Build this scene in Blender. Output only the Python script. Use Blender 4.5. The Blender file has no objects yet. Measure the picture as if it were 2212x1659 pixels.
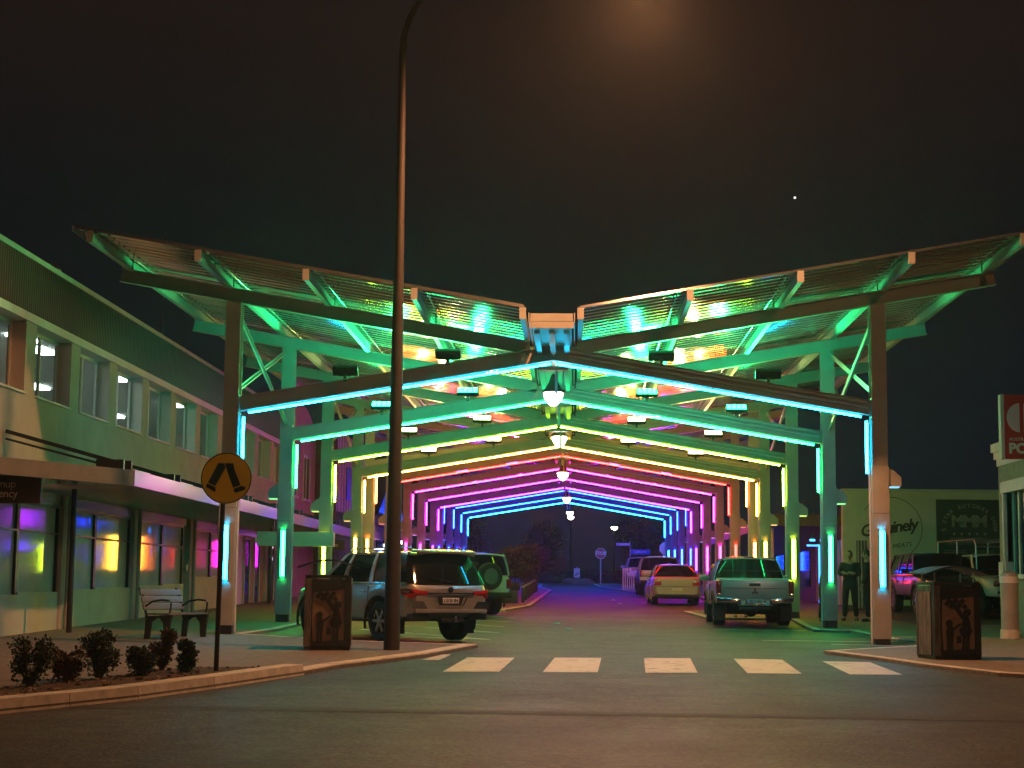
import bpy, bmesh, math, random
from mathutils import Vector, Matrix
random.seed(7)
SC = bpy.context.scene
COL = SC.collection
rad = math.radians
V = Vector

# ---------------------------------------------------------------- camera
CAM_P = V((0.40, 0.0, 1.55))
yaw = rad(2.10); pit = math.atan(441/3650.0); rho = 0.0107
fw = V((-math.sin(yaw)*math.cos(pit), math.cos(yaw)*math.cos(pit), math.sin(pit)))
r0 = V((math.cos(yaw), math.sin(yaw), 0)); u0 = r0.cross(fw)
rr = r0*math.cos(rho)+u0*math.sin(rho); uu = u0*math.cos(rho)-r0*math.sin(rho)
cd = bpy.data.cameras.new('camera'); cam = bpy.data.objects.new('camera', cd); COL.objects.link(cam)
cam.matrix_world = Matrix(((rr.x, uu.x, -fw.x, CAM_P.x), (rr.y, uu.y, -fw.y, CAM_P.y), (rr.z, uu.z, -fw.z, CAM_P.z), (0, 0, 0, 1)))
cd.sensor_width = 36; cd.sensor_fit = 'HORIZONTAL'; cd.lens = 36*3650/2212.0
cd.clip_start = 0.1; cd.clip_end = 6000
SC.camera = cam

# ---------------------------------------------------------------- night sky
world = bpy.data.worlds.new('World'); SC.world = world; world.use_nodes = True
nt = world.node_tree; nt.nodes.clear()
wo = nt.nodes.new('ShaderNodeOutputWorld'); bg = nt.nodes.new('ShaderNodeBackground')
tc = nt.nodes.new('ShaderNodeTexCoord'); sx = nt.nodes.new('ShaderNodeSeparateXYZ'); cr = nt.nodes.new('ShaderNodeValToRGB')
nt.links.new(tc.outputs['Generated'], sx.inputs[0]); nt.links.new(sx.outputs['Z'], cr.inputs[0])
nt.links.new(cr.outputs[0], bg.inputs[0]); nt.links.new(bg.outputs[0], wo.inputs[0])
cr.color_ramp.interpolation = 'EASE'
e = cr.color_ramp.elements
e[0].position = 0.0; e[0].color = (.0045, .0070, .0110, 1)
e[1].position = 0.36; e[1].color = (.0150, .0090, .0075, 1)
a = e.new(0.10); a.color = (.0062, .0078, .0108, 1)
a = e.new(0.20); a.color = (.0070, .0068, .0080, 1)
bg.inputs[1].default_value = 0.9

# ---------------------------------------------------------------- lamps of the street lights (sodium)
def lamp_light(name, loc, power, colour, size=.25, cone=150, aim=None):
    l = bpy.data.lights.new(name, 'SPOT'); l.energy = power; l.color = colour; l.shadow_soft_size = size
    l.spot_size = rad(cone); l.spot_blend = .6
    o = bpy.data.objects.new(name, l); COL.objects.link(o); o.location = loc
    if aim is not None:
        o.rotation_euler = (V(aim)-V(loc)).to_track_quat('-Z', 'Y').to_euler()
    return o
SODIUM = (1.0, .40, .15)
lamp_light('sodium_light', (1.45, 26.45, 11.20), 4700, SODIUM, .2, 165)
lamp_light('sodium_light', (8.6, -3.0, 10.2), 2300, SODIUM, .2, 165, (1, 14, 0))  # added unseen lamp that lights the foreground

vs = SC.view_settings
vs.view_transform = 'Standard'; vs.look = 'None'; vs.exposure = 0; vs.gamma = 1; vs.use_curve_mapping = False
cy = SC.cycles
cy.use_denoising = True; cy.denoiser = 'OPENIMAGEDENOISE'; cy.denoising_input_passes = 'RGB_ALBEDO_NORMAL'; cy.denoising_prefilter = 'ACCURATE'; cy.use_adaptive_sampling = False
cy.max_bounces = 6; cy.diffuse_bounces = 3; cy.glossy_bounces = 4; cy.transmission_bounces = 4; cy.transparent_max_bounces = 8
cy.sample_clamp_indirect = 3; cy.sample_clamp_direct = 0; cy.caustics_reflective = False; cy.caustics_refractive = False
cy.blur_glossy = .3; cy.use_light_tree = True

# ---------------------------------------------------------------- helpers
SL = .017; PH = .05      # slope of the street, height of the pavement
def G(y):
    if y > 113: return SL*113
    return SL*y
def gp(x, y, h=0): return V((x, y, G(y)+h))

WM = {}
def wm(o): return WM.get(o.name, Matrix.Identity(4)) if o is not None else Matrix.Identity(4)

def tag(o, label=None, cat=None, group=None, kind=None):
    if label: o['label'] = label
    if cat: o['category'] = cat
    if group: o['group'] = group
    if kind: o['kind'] = kind
    return o

def thing(name, label, cat, loc=(0, 0, 0), rz=0, group=None, kind=None, parent=None):
    o = bpy.data.objects.new(name, None); COL.objects.link(o)
    o.empty_display_size = .2
    o.location = loc; o.rotation_euler = (0, 0, rz)
    WM[o.name] = Matrix.Translation(V(loc)) @ Matrix.Rotation(rz, 4, 'Z')
    return tag(o, label, cat, group, kind)

def link(name, me, parent=None, loc=None, rot=None):
    o = bpy.data.objects.new(name, me); COL.objects.link(o)
    if loc is not None: o.location = loc
    if rot is not None: o.rotation_euler = rot
    if parent is not None: o.parent = parent
    M = wm(parent)
    if loc is not None or rot is not None:
        from mathutils import Euler
        M = M @ Matrix.Translation(V(loc or (0, 0, 0))) @ Euler(rot or (0, 0, 0)).to_matrix().to_4x4()
    WM[o.name] = M
    return o

def dup(root, loc, rz=0, label=None, rot=None):
    r = root.copy(); COL.objects.link(r); r.location = loc; r.rotation_euler = rot or (0, 0, rz)
    if label: r['label'] = label
    for ch in [c for c in root.children]:
        c = ch.copy(); COL.objects.link(c); c.parent = r
        for g_ in ch.children:
            d = g_.copy(); COL.objects.link(d); d.parent = c
    return r

class MB:
    def __init__(s): s.v = []; s.f = []
    def add(s, vs_, fs):
        n = len(s.v); s.v += [V(p) for p in vs_]; s.f += [tuple(i+n for i in f) for f in fs]; return s
    def box(s, a, b):
        x0, y0, z0 = a; x1, y1, z1 = b
        return s.add([(x0, y0, z0), (x1, y0, z0), (x1, y1, z0), (x0, y1, z0), (x0, y0, z1), (x1, y0, z1), (x1, y1, z1), (x0, y1, z1)],
                     [(0, 3, 2, 1), (4, 5, 6, 7), (0, 1, 5, 4), (1, 2, 6, 5), (2, 3, 7, 6), (3, 0, 4, 7)])
    def obox(s, c, ax, ay, az):
        c = V(c); ax = V(ax); ay = V(ay); az = V(az)
        p = [c-ax-ay-az, c+ax-ay-az, c+ax+ay-az, c-ax+ay-az, c-ax-ay+az, c+ax-ay+az, c+ax+ay+az, c-ax+ay+az]
        return s.add(p, [(0, 3, 2, 1), (4, 5, 6, 7), (0, 1, 5, 4), (1, 2, 6, 5), (2, 3, 7, 6), (3, 0, 4, 7)])
    def bar(s, p, q, w, h, up=(0, 0, 1)):
        p = V(p); q = V(q); d = (q-p).normalized(); r = d.cross(V(up)).normalized(); u = r.cross(d)
        return s.obox((p+q)/2, d*((q-p).length/2), r*(w/2), u*(h/2))
    def ibeam(s, p, q, w, h, t=.018, up=(0, 0, 1)):
        p = V(p); q = V(q); d = (q-p).normalized(); r = d.cross(V(up)).normalized(); u = r.cross(d)
        c = (p+q)/2; L = d*((q-p).length/2)
        s.obox(c+u*(h/2-t/2), L, r*(w/2), u*(t/2)); s.obox(c-u*(h/2-t/2), L, r*(w/2), u*(t/2))
        return s.obox(c, L, r*(t/3), u*(h/2-t))
    def cyl(s, p, q, r, n=8, r2=None, caps=True):
        p = V(p); q = V(q); d = (q-p).normalized(); r2 = r if r2 is None else r2
        a = d.cross(V((0, 0, 1)) if abs(d.z) < .9 else V((1, 0, 0))).normalized(); b = d.cross(a)
        ring = [a*math.cos(t*2*math.pi/n)+b*math.sin(t*2*math.pi/n) for t in range(n)]
        vs_ = [p+k*r for k in ring]+[q+k*r2 for k in ring]
        fs = [(i, (i+1) % n, n+(i+1) % n, n+i) for i in range(n)]
        if caps: fs += [tuple(range(n-1, -1, -1)), tuple(range(n, 2*n))]
        return s.add(vs_, fs)
    def tube(s, pts, r, n=6, closed=False):
        pts = [V(p) for p in pts]; N = len(pts); rings = []
        for i, p in enumerate(pts):
            a = pts[i-1] if (i or closed) else p; b = pts[(i+1) % N] if (i < N-1 or closed) else p
            d = (b-a).normalized()
            x = d.cross(V((0, 0, 1)) if abs(d.z) < .95 else V((0, 1, 0))).normalized(); y = d.cross(x)
            ri = r[i] if isinstance(r, (list, tuple)) else r
            rings.append([p+x*(ri*math.cos(t*2*math.pi/n))+y*(ri*math.sin(t*2*math.pi/n)) for t in range(n)])
        vs_ = [q for g in rings for q in g]; fs = []
        for i in range(N if closed else N-1):
            j = (i+1) % N
            fs += [(i*n+t, i*n+(t+1) % n, j*n+(t+1) % n, j*n+t) for t in range(n)]
        if not closed: fs += [tuple(range(n-1, -1, -1)), tuple((N-1)*n+t for t in range(n))]
        return s.add(vs_, fs)
    def ext(s, poly, vec):
        poly = [V(p) for p in poly]; vec = V(vec); n = len(poly)
        fs = [tuple(range(n-1, -1, -1)), tuple(range(n, 2*n))]+[(i, (i+1) % n, n+(i+1) % n, n+i) for i in range(n)]
        return s.add(poly+[p+vec for p in poly], fs)
    def lathe(s, prof, n=16, c=(0, 0, 0), axis='Z', caps=True):
        c = V(c); vs_ = []; fs = []; m = len(prof)
        for r, z in prof:
            for t in range(n):
                a = 2*math.pi*t/n; x, y = r*math.cos(a), r*math.sin(a)
                vs_.append(c+(V((x, y, z)) if axis == 'Z' else V((x, z, y)) if axis == 'Y' else V((z, x, y))))
        for i in range(m-1):
            fs += [(i*n+t, i*n+(t+1) % n, (i+1)*n+(t+1) % n, (i+1)*n+t) for t in range(n)]
        if caps: fs += [tuple(range(n-1, -1, -1)), tuple((m-1)*n+t for t in range(n))]
        return s.add(vs_, fs)
    def quad(s, a, b, c, d): return s.add([a, b, c, d], [(0, 1, 2, 3)])
    def mesh(s, name, mat=None, smooth=False, M=None, angle=38, bevel=0, recalc=True):
        me = bpy.data.meshes.new(name)
        me.from_pydata([M @ p for p in s.v] if M is not None else [tuple(p) for p in s.v], [], s.f)
        if recalc or bevel:
            bm = bmesh.new(); bm.from_mesh(me)
            if bevel:
                bmesh.ops.remove_doubles(bm, verts=bm.verts, dist=.0005)
                bmesh.ops.recalc_face_normals(bm, faces=bm.faces)
                ed = [e_ for e_ in bm.edges if len(e_.link_faces) == 2 and e_.calc_face_angle(0) > .5]
                bmesh.ops.bevel(bm, geom=ed, offset=bevel, segments=2, profile=.6, affect='EDGES', clamp_overlap=True)
            else:
                bmesh.ops.recalc_face_normals(bm, faces=bm.faces)
            bm.to_mesh(me); bm.free()
        if mat: me.materials.append(mat)
        if smooth or bevel:
            for p in me.polygons: p.use_smooth = True
            me.set_sharp_from_angle(angle=rad(angle))
        return me
    def build(s, name, mat, parent=None, smooth=False, world=True, bevel=0, angle=38, recalc=True):
        M = wm(parent).inverted() if (world and parent is not None) else None
        return link(name, s.mesh(name, mat, smooth, M, angle, bevel, recalc), parent)

# ---------------------------------------------------------------- materials
def mat(name, col, rough=.6, metal=0., var=.12, vs_=3., bump=0., bs=60., spec=.5, coat=0., rvar=0., col2=None, stretch=None, detail=5, coords='Object'):
    m = bpy.data.materials.new(name); m.use_nodes = True; t = m.node_tree; b = t.nodes['Principled BSDF']
    b.inputs['Roughness'].default_value = rough; b.inputs['Metallic'].default_value = metal
    b.inputs['Specular IOR Level'].default_value = spec; b.inputs['Coat Weight'].default_value = coat
    b.inputs['Coat Roughness'].default_value = .06
    c = (*col, 1); b.inputs['Base Color'].default_value = c
    tc_ = t.nodes.new('ShaderNodeTexCoord'); mp = t.nodes.new('ShaderNodeMapping')
    t.links.new(tc_.outputs[coords], mp.inputs[0])
    if stretch: mp.inputs['Scale'].default_value = stretch
    if var or col2:
        n = t.nodes.new('ShaderNodeTexNoise'); n.inputs['Scale'].default_value = vs_; n.inputs['Detail'].default_value = detail; n.inputs['Roughness'].default_value = .62
        t.links.new(mp.outputs[0], n.inputs['Vector'])
        r = t.nodes.new('ShaderNodeValToRGB'); r.color_ramp.elements[0].position = .32; r.color_ramp.elements[1].position = .68
        if col2: r.color_ramp.elements[0].color = (*col2, 1); r.color_ramp.elements[1].color = c
        else:
            r.color_ramp.elements[0].color = (*[k*(1-var) for k in col], 1); r.color_ramp.elements[1].color = (*[min(1, k*(1+var)) for k in col], 1)
        t.links.new(n.outputs[0], r.inputs[0]); t.links.new(r.outputs[0], b.inputs['Base Color'])
        if rvar:
            mr = t.nodes.new('ShaderNodeMapRange'); mr.inputs[3].default_value = rough-rvar; mr.inputs[4].default_value = rough+rvar
            t.links.new(n.outputs[0], mr.inputs[0]); t.links.new(mr.outputs[0], b.inputs['Roughness'])
    if bump:
        n2 = t.nodes.new('ShaderNodeTexNoise'); n2.inputs['Scale'].default_value = bs; n2.inputs['Detail'].default_value = 3
        t.links.new(mp.outputs[0], n2.inputs['Vector'])
        bp = t.nodes.new('ShaderNodeBump'); bp.inputs['Strength'].default_value = bump; bp.inputs['Distance'].default_value = .01
        t.links.new(n2.outputs[0], bp.inputs['Height']); t.links.new(bp.outputs[0], b.inputs['Normal'])
    return m

def emi(name, col, s):
    m = bpy.data.materials.new(name); m.use_nodes = True; t = m.node_tree; b = t.nodes['Principled BSDF']
    b.inputs['Base Color'].default_value = (.02, .02, .02, 1)
    b.inputs['Emission Color'].default_value = (*col, 1); b.inputs['Emission Strength'].default_value = s
    m.cycles.emission_sampling = 'FRONT'
    return m

def glass_mat(name, tint=(.75, .8, .8), rough=.02, ior=1.5, refl=1.0, body=None, bodyw=0.):
    m = bpy.data.materials.new(name); m.use_nodes = True; t = m.node_tree; t.nodes.clear()
    o = t.nodes.new('ShaderNodeOutputMaterial'); mx = t.nodes.new('ShaderNodeMixShader'); tr = t.nodes.new('ShaderNodeBsdfTransparent')
    gl = t.nodes.new('ShaderNodeBsdfGlossy'); fr = t.nodes.new('ShaderNodeFresnel'); mu = t.nodes.new('ShaderNodeMath')
    tr.inputs[0].default_value = (*tint, 1); gl.inputs['Roughness'].default_value = rough; fr.inputs[0].default_value = ior
    gl.inputs['Color'].default_value = (.95, .95, .95, 1)
    mu.operation = 'MULTIPLY'; mu.inputs[1].default_value = refl; mu.use_clamp = True
    ge = t.nodes.new('ShaderNodeNewGeometry'); iv = t.nodes.new('ShaderNodeMath'); iv.operation = 'SUBTRACT'; iv.inputs[0].default_value = 1; t.links.new(ge.outputs['Backfacing'], iv.inputs[1])
    m3 = t.nodes.new('ShaderNodeMath'); m3.operation = 'MULTIPLY'; t.links.new(iv.outputs[0], m3.inputs[1])
    t.links.new(fr.outputs[0], mu.inputs[0]); t.links.new(mu.outputs[0], m3.inputs[0]); t.links.new(m3.outputs[0], mx.inputs[0])
    src = tr
    if body:
        df = t.nodes.new('ShaderNodeBsdfDiffuse'); m2 = t.nodes.new('ShaderNodeMixShader'); m2.inputs[0].default_value = bodyw
        tc_ = t.nodes.new('ShaderNodeTexCoord'); n = t.nodes.new('ShaderNodeTexNoise'); n.inputs['Scale'].default_value = 1.3; n.inputs['Detail'].default_value = 6
        r = t.nodes.new('ShaderNodeValToRGB'); r.color_ramp.elements[0].color = (*[k*.55 for k in body], 1); r.color_ramp.elements[1].color = (*[k*1.3 for k in body], 1)
        t.links.new(tc_.outputs['Object'], n.inputs['Vector']); t.links.new(n.outputs[0], r.inputs[0]); t.links.new(r.outputs[0], df.inputs[0])
        t.links.new(tr.outputs[0], m2.inputs[1]); t.links.new(df.outputs[0], m2.inputs[2]); src = m2
    t.links.new(src.outputs[0], mx.inputs[1]); t.links.new(gl.outputs[0], mx.inputs[2]); t.links.new(mx.outputs[0], o.inputs[0])
    return m

def asphalt():
    m = bpy.data.materials.new('asphalt'); m.use_nodes = True; t = m.node_tree; b = t.nodes['Principled BSDF']
    tc_ = t.nodes.new('ShaderNodeTexCoord')
    def N(sc, det): n = t.nodes.new('ShaderNodeTexNoise'); n.inputs['Scale'].default_value = sc; n.inputs['Detail'].default_value = det; t.links.new(tc_.outputs['Object'], n.inputs['Vector']); return n
    def R(n, a, ca, b_, cb):
        r = t.nodes.new('ShaderNodeValToRGB'); r.color_ramp.elements[0].position = a; r.color_ramp.elements[1].position = b_
        r.color_ramp.elements[0].color = (ca, ca, ca, 1); r.color_ramp.elements[1].color = (cb, cb*.99, cb*.97, 1); t.links.new(n.outputs[0], r.inputs[0]); return r
    big = R(N(.35, 6), .3, .048, .7, .085); mid = R(N(3.2, 8), .3, .62, .7, 1.3); fine = R(N(16, 3), .35, .45, .68, 1.6)
    m1 = t.nodes.new('ShaderNodeMix'); m1.data_type = 'RGBA'; m1.blend_type = 'MULTIPLY'; m1.inputs[0].default_value = 1
    m2 = t.nodes.new('ShaderNodeMix'); m2.data_type = 'RGBA'; m2.blend_type = 'MULTIPLY'; m2.inputs[0].default_value = .8
    t.links.new(big.outputs[0], m1.inputs[6]); t.links.new(mid.outputs[0], m1.inputs[7]); t.links.new(m1.outputs[2], m2.inputs[6]); t.links.new(fine.outputs[0], m2.inputs[7])
    t.links.new(m2.outputs[2], b.inputs['Base Color'])
    mr = t.nodes.new('ShaderNodeMapRange'); mr.inputs[3].default_value = .50; mr.inputs[4].default_value = .80; t.links.new(N(.8, 5).outputs[0], mr.inputs[0]); t.links.new(mr.outputs[0], b.inputs['Roughness'])
    b.inputs['Specular IOR Level'].default_value = .35
    bp = t.nodes.new('ShaderNodeBump'); bp.inputs['Strength'].default_value = .8; bp.inputs['Distance'].default_value = .012
    t.links.new(N(24, 4).outputs[0], bp.inputs['Height']); t.links.new(bp.outputs[0], b.inputs['Normal'])
    return m
M = {}
M['asphalt'] = asphalt()
M['paving'] = mat('paving', (.19, .165, .145), .8, var=.28, vs_=9, bump=.6, bs=55, detail=8)
M['kerb'] = mat('kerb_concrete', (.60, .56, .50), .85, var=.22, vs_=5, bump=.3, bs=60)
M['mulch'] = mat('mulch', (.11, .06, .035), .95, vs_=16, bump=1.0, bs=50, col2=(.03, .018, .012))
M['linepaint'] = mat('line_paint', (.60, .59, .55), .6, vs_=5.5, col2=(.22, .215, .20), bump=.3, bs=40, detail=12)
for n_ in M['linepaint'].node_tree.nodes:
    if n_.type == 'VALTORGB': n_.color_ramp.elements[0].position = .31; n_.color_ramp.elements[1].position = .46
M['patch'] = mat('asphalt_patch', (.042, .041, .040), .75, var=.3, vs_=6, bump=.6, bs=30, detail=8)
M['cap'] = mat('parapet_paint', (.26, .27, .25), .6)
M['steel'] = mat('painted_steel', (.40, .40, .38), .42, var=.10, vs_=2.2, rvar=.08, bump=.05, bs=25)
M['galv'] = mat('galvanised', (.50, .51, .52), .38, .8, var=.2, vs_=14, rvar=.1)
M['sheet'] = mat('roof_sheeting', (.50, .51, .50), .13, .9, var=.10, vs_=1.2, rvar=.05)
M['dark'] = mat('dark_metal', (.03, .03, .032), .45, .3, var=.2)
M['black'] = mat('black_plastic', (.012, .012, .013), .55, var=.2)
M['conduit'] = mat('conduit', (.62, .62, .60), .5, var=.08)
M['wallr'] = mat('pale_render', (.74, .68, .58), .85, var=.10, vs_=1.3, bump=.25, bs=50)
M['wall'] = mat('cream_render', (.56, .51, .46), .85, var=.10, vs_=1.3, bump=.25, bs=50)
M['wall2'] = mat('pink_render', (.46, .30, .28), .85, var=.12, vs_=1.5, bump=.25, bs=50)
M['brownwall'] = mat('brown_wall', (.11, .07, .055), .85, var=.2, vs_=2, bump=.3)
M['brick'] = mat('brick', (.42, .31, .27), .88, var=.16, vs_=5, bump=.3)
M['trim'] = mat('white_trim', (.62, .61, .57), .55, var=.07)
M['clad'] = mat('wall_cladding', (.085, .11, .105), .38, .4, var=.12, vs_=2)
M['timber'] = mat('timber', (.15, .115, .13), .65, col2=(.15, .11, .11), vs_=6, stretch=(1, 12, 12))
M['darkroom'] = mat('interior', (.48, .50, .47), .9)
M['glass'] = glass_mat('window_glass', (.62, .68, .66), .015, 1.5, 1.25)
M['shopglass'] = glass_mat('filmed_glass', (.5, .6, .6), .075, 1.65, 1.5, (.72, .80, .80), .92)
M['carglass'] = mat('car_glass', (.006, .007, .008), .05, spec=.55, var=0)
M['tyre'] = mat('tyre', (.014, .014, .014), .8, bump=.3, bs=80)
M['rim'] = mat('rim', (.35, .35, .36), .32, .9)
M['chrome'] = mat('chrome', (.7, .7, .7), .12, 1., var=0)
M['silver'] = mat('silver_paint', (.36, .36, .365), .32, .55, var=.03, coat=.7)
M['silver2'] = mat('pale_silver_paint', (.40, .41, .41), .32, .45, var=.03, coat=.7)
M['beige'] = mat('beige_paint', (.42, .36, .35), .3, .3, var=.03, coat=.7)
M['white'] = mat('white_paint', (.70, .69, .62), .35, 0, var=.03, coat=.6)
M['darkpaint'] = mat('dark_paint', (.015, .017, .022), .35, .1, var=.03, coat=.35)
M['red_lens'] = mat('red_lens', (.30, .012, .012), .15, coat=.8, var=0)
M['plate'] = mat('number_plate', (.55, .58, .62), .4)
M['platetext'] = mat('plate_text', (.03, .04, .12), .5, var=0)
M['leaf_d'] = mat('leaf_dark', (.075, .10, .045), .6, col2=(.03, .05, .025), vs_=9)
M['leaf_b'] = mat('leaf_brown', (.13, .075, .03), .7, col2=(.06, .04, .02), vs_=9)
M['leaf_p'] = mat('leaf_purple', (.060, .045, .055), .55, col2=(.025, .02, .028), vs_=9)
M['bark'] = mat('bark', (.08, .06, .045), .9, bump=.5)
M['signyellow'] = mat('sign_yellow', (.95, .68, .02), .45, var=.05)
M['signblack'] = mat('sign_black', (.01, .01, .01), .5, var=0)
M['signred'] = mat('sign_red', (.50, .02, .03), .42, var=.05)
M['signwhite'] = mat('sign_white', (.75, .75, .74), .45, var=.03)
M['signblue'] = mat('sign_blue', (.04, .12, .55), .45, var=.03)
M['signgreen'] = mat('sign_dark_green', (.035, .06, .055), .6, var=.1)
M['signprint'] = mat('sign_print', (.30, .32, .28), .6, var=.25, vs_=8)
M['signbrown'] = mat('sign_brown', (.055, .03, .024), .6, var=.15)
M['signtext'] = mat('sign_text', (.65, .50, .42), .6, var=0)
M['polebrown'] = mat('pole_paint', (.042, .031, .029), .65, var=.1)
M['poleg'] = mat('grey_pole', (.34, .33, .31), .5, .2)
M['jacket'] = mat('dark_jacket', (.018, .022, .026), .9, bump=.3, bs=40)
M['trouser'] = mat('dark_trousers', (.012, .015, .02), .9)
M['skin'] = mat('skin', (.42, .26, .19), .55, var=.06)
M['hairw'] = mat('white_hair', (.60, .56, .50), .7)
M['hairb'] = mat('dark_hair', (.02, .015, .012), .7)
M['binpost'] = mat('weathered_timber', (.22, .19, .17), .8, col2=(.045, .04, .037), vs_=5, stretch=(8, 8, .9), bump=.8, bs=20, detail=9)
M['bindark'] = mat('bin_dark_steel', (.03, .028, .027), .5, .3, var=.25, vs_=8)
M['binpanel'] = mat('rust_panel', (.25, .17, .125), .75, var=.2, vs_=6)
M['soffit'] = mat('soffit_sheet', (.34, .36, .35), .2, .6, var=.1, vs_=1)
M['fasciadull'] = mat('dull_fascia', (.16, .15, .12), .7, var=.15)
M['fascia'] = mat('fascia_metal', (.09, .09, .12), .30, .0, spec=.5, var=.08, vs_=.8)
M['rock'] = mat('rock', (.22, .18, .12), .95, bump=1, bs=8)
M['hedge'] = mat('hedge', (.03, .04, .022), .9, bump=1, bs=8)
M['grassd'] = mat('dry_ground', (.07, .065, .05), .95, bump=1, bs=10)

# ---------------------------------------------------------------- ground
def sheet(name, pts, h, m, label=None):
    mb = MB(); mb.add([gp(x, y, h) for x, y in pts], [tuple(range(len(pts)))])
    me = bpy.data.meshes.new(name); bm = bmesh.new()
    vs2 = [bm.verts.new(p) for p in mb.v]; bm.faces.new(vs2); bmesh.ops.triangulate(bm, faces=bm.faces); bm.to_mesh(me); bm.free()
    me.materials.append(m); o = link(name, me); o['kind'] = 'structure'
    return o

def slab(name, pts, h, m):
    me = bpy.data.meshes.new(name); bm = bmesh.new()
    top = [bm.verts.new(gp(x, y, h)) for x, y in pts]; bot = [bm.verts.new(gp(x, y, -.15)) for x, y in pts]
    f = bm.faces.new(top); n = len(pts)
    for i in range(n): bm.faces.new((top[i], bot[i], bot[(i+1) % n], top[(i+1) % n]))
    bmesh.ops.recalc_face_normals(bm, faces=bm.faces); bmesh.ops.triangulate(bm, faces=bm.faces); bm.to_mesh(me); bm.free()
    me.materials.append(m); o = link(name, me); o['kind'] = 'structure'
    return o

def kerb(pts, side, h=PH, w=.17, seg=1.8):
    # kerb stones along a polyline; side = +1 keeps the stones left of the walking direction
    root = thing('kerb', None, None, gp(*pts[0]), kind='structure')
    d2 = []
    for i in range(len(pts)-1):
        a = V((*pts[i], 0)); b = V((*pts[i+1], 0)); L = (b-a).length; n = max(1, round(L/seg))
        for k in range(n):
            p = a.lerp(b, k/n+.004/L*2); q = a.lerp(b, (k+1)/n-.004/L*2); d = (b-a).normalized(); nn = V((-d.y, d.x, 0))*side
            o0 = -nn*.012; o1 = nn*w
            dz = random.uniform(-.003, .003)
            c = [p+o0, q+o0, q+o1, p+o1]
            mb = MB()
            lo = [gp(t.x, t.y, -.05) for t in c]; hi = [gp(t.x, t.y, h+.008+dz) for t in c]
            # sloped face
            hi[0] = gp(*(c[0]+nn*.03).xy, h+.008+dz); hi[1] = gp(*(c[1]+nn*.03).xy, h+.008+dz)
            mb.add(lo+hi, [(0, 3, 2, 1), (4, 5, 6, 7), (0, 1, 5, 4), (1, 2, 6, 5), (2, 3, 7, 6), (3, 0, 4, 7)])
            mb.build('kerb_stone', M['kerb'], root)
    return root

g = MB()
ys = [-60, -20, 0, 20, 40, 60, 80, 100, 113, 160, 900]
xs_ = [-400, -60, -20, 0, 20, 60, 400]
for y in ys:
    for x in xs_: g.v.append(gp(x, y, -.02))
for j in range(len(ys)-1):
    for i in range(len(xs_)-1):
        a_ = j*len(xs_)+i; g.f.append((a_, a_+1, a_+1+len(xs_), a_+len(xs_)))
tag(g.build('ground', M['grassd']), kind='structure')
r_ = sheet('road', [(-40, -60), (40, -60), (40, 113), (40, 124), (-40, 124), (-40, 113)], 0, M['asphalt'])
# the road has a bend in slope at 113 m: rebuild as strips
bm_ = MB()
for (y0, y1) in ((-60, 20), (20, 60), (60, 113), (113, 124)):
    bm_.quad(gp(-40, y0), gp(40, y0), gp(40, y1), gp(-40, y1))
r_.data = bm_.mesh('road', M['asphalt'], recalc=False)

L1 = [(-14, 9), (-9, 11.5), (-6.9, 13.9), (-5.75, 15.5), (-5.16, 16.5), (-4.73, 17.4), (-4.28, 18.4), (-3.79, 20.0), (-3.13, 22.5), (-2.85, 23.9), (-2.38, 25.3), (-1.89, 26.8), (-1.25, 29.9), (-3.55, 30.85), (-6.03, 33.0), (-5.75, 35.6), (-5.7, 53.0), (-1.65, 50.2), (-.94, 55.6), (-.58, 83.8), (-1.35, 93), (-1.35, 104), (-3, 109), (-40, 110.5), (-40, 9)]
R1 = [(14, 20), (9, 22.6), (7.6, 23.3), (6.6, 23.65), (6.3, 23.95), (5.63, 25.8), (5.3, 27.2), (4.69, 29.3), (6.79, 31.6), (7.3, 32.6), (7.14, 33.4), (6.74, 34.1), (6.67, 35.65), (6.57, 38.0), (5.78, 38.3), (5.9, 41), (6.2, 45.4), (4.0, 45.5), (3.71, 51.1), (5.75, 53), (5.75, 80), (3.37, 82.5), (1.9, 95), (1.7, 106), (3, 109.5), (40, 110.5), (40, 20)]
slab('pavement', L1, PH, M['paving'])
slab('pavement', R1, PH, M['paving'])
kerb(L1[0:9], 1, .135, .28); kerb(L1[8:13], 1, PH+.01, .26)
kerb(L1[12:23], 1)
kerb(R1[0:8], -1)
kerb(R1[7:25], -1)
# car park beside the butcher's wall
mbp = MB(); mbp.quad(gp(8.9, 42.5, PH+.006), gp(18, 42.5, PH+.006), gp(18, 53.9, PH+.006), gp(8.9, 53.9, PH+.006)); tag(mbp.build('car_park', M['asphalt'], recalc=False), kind='structure')
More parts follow.
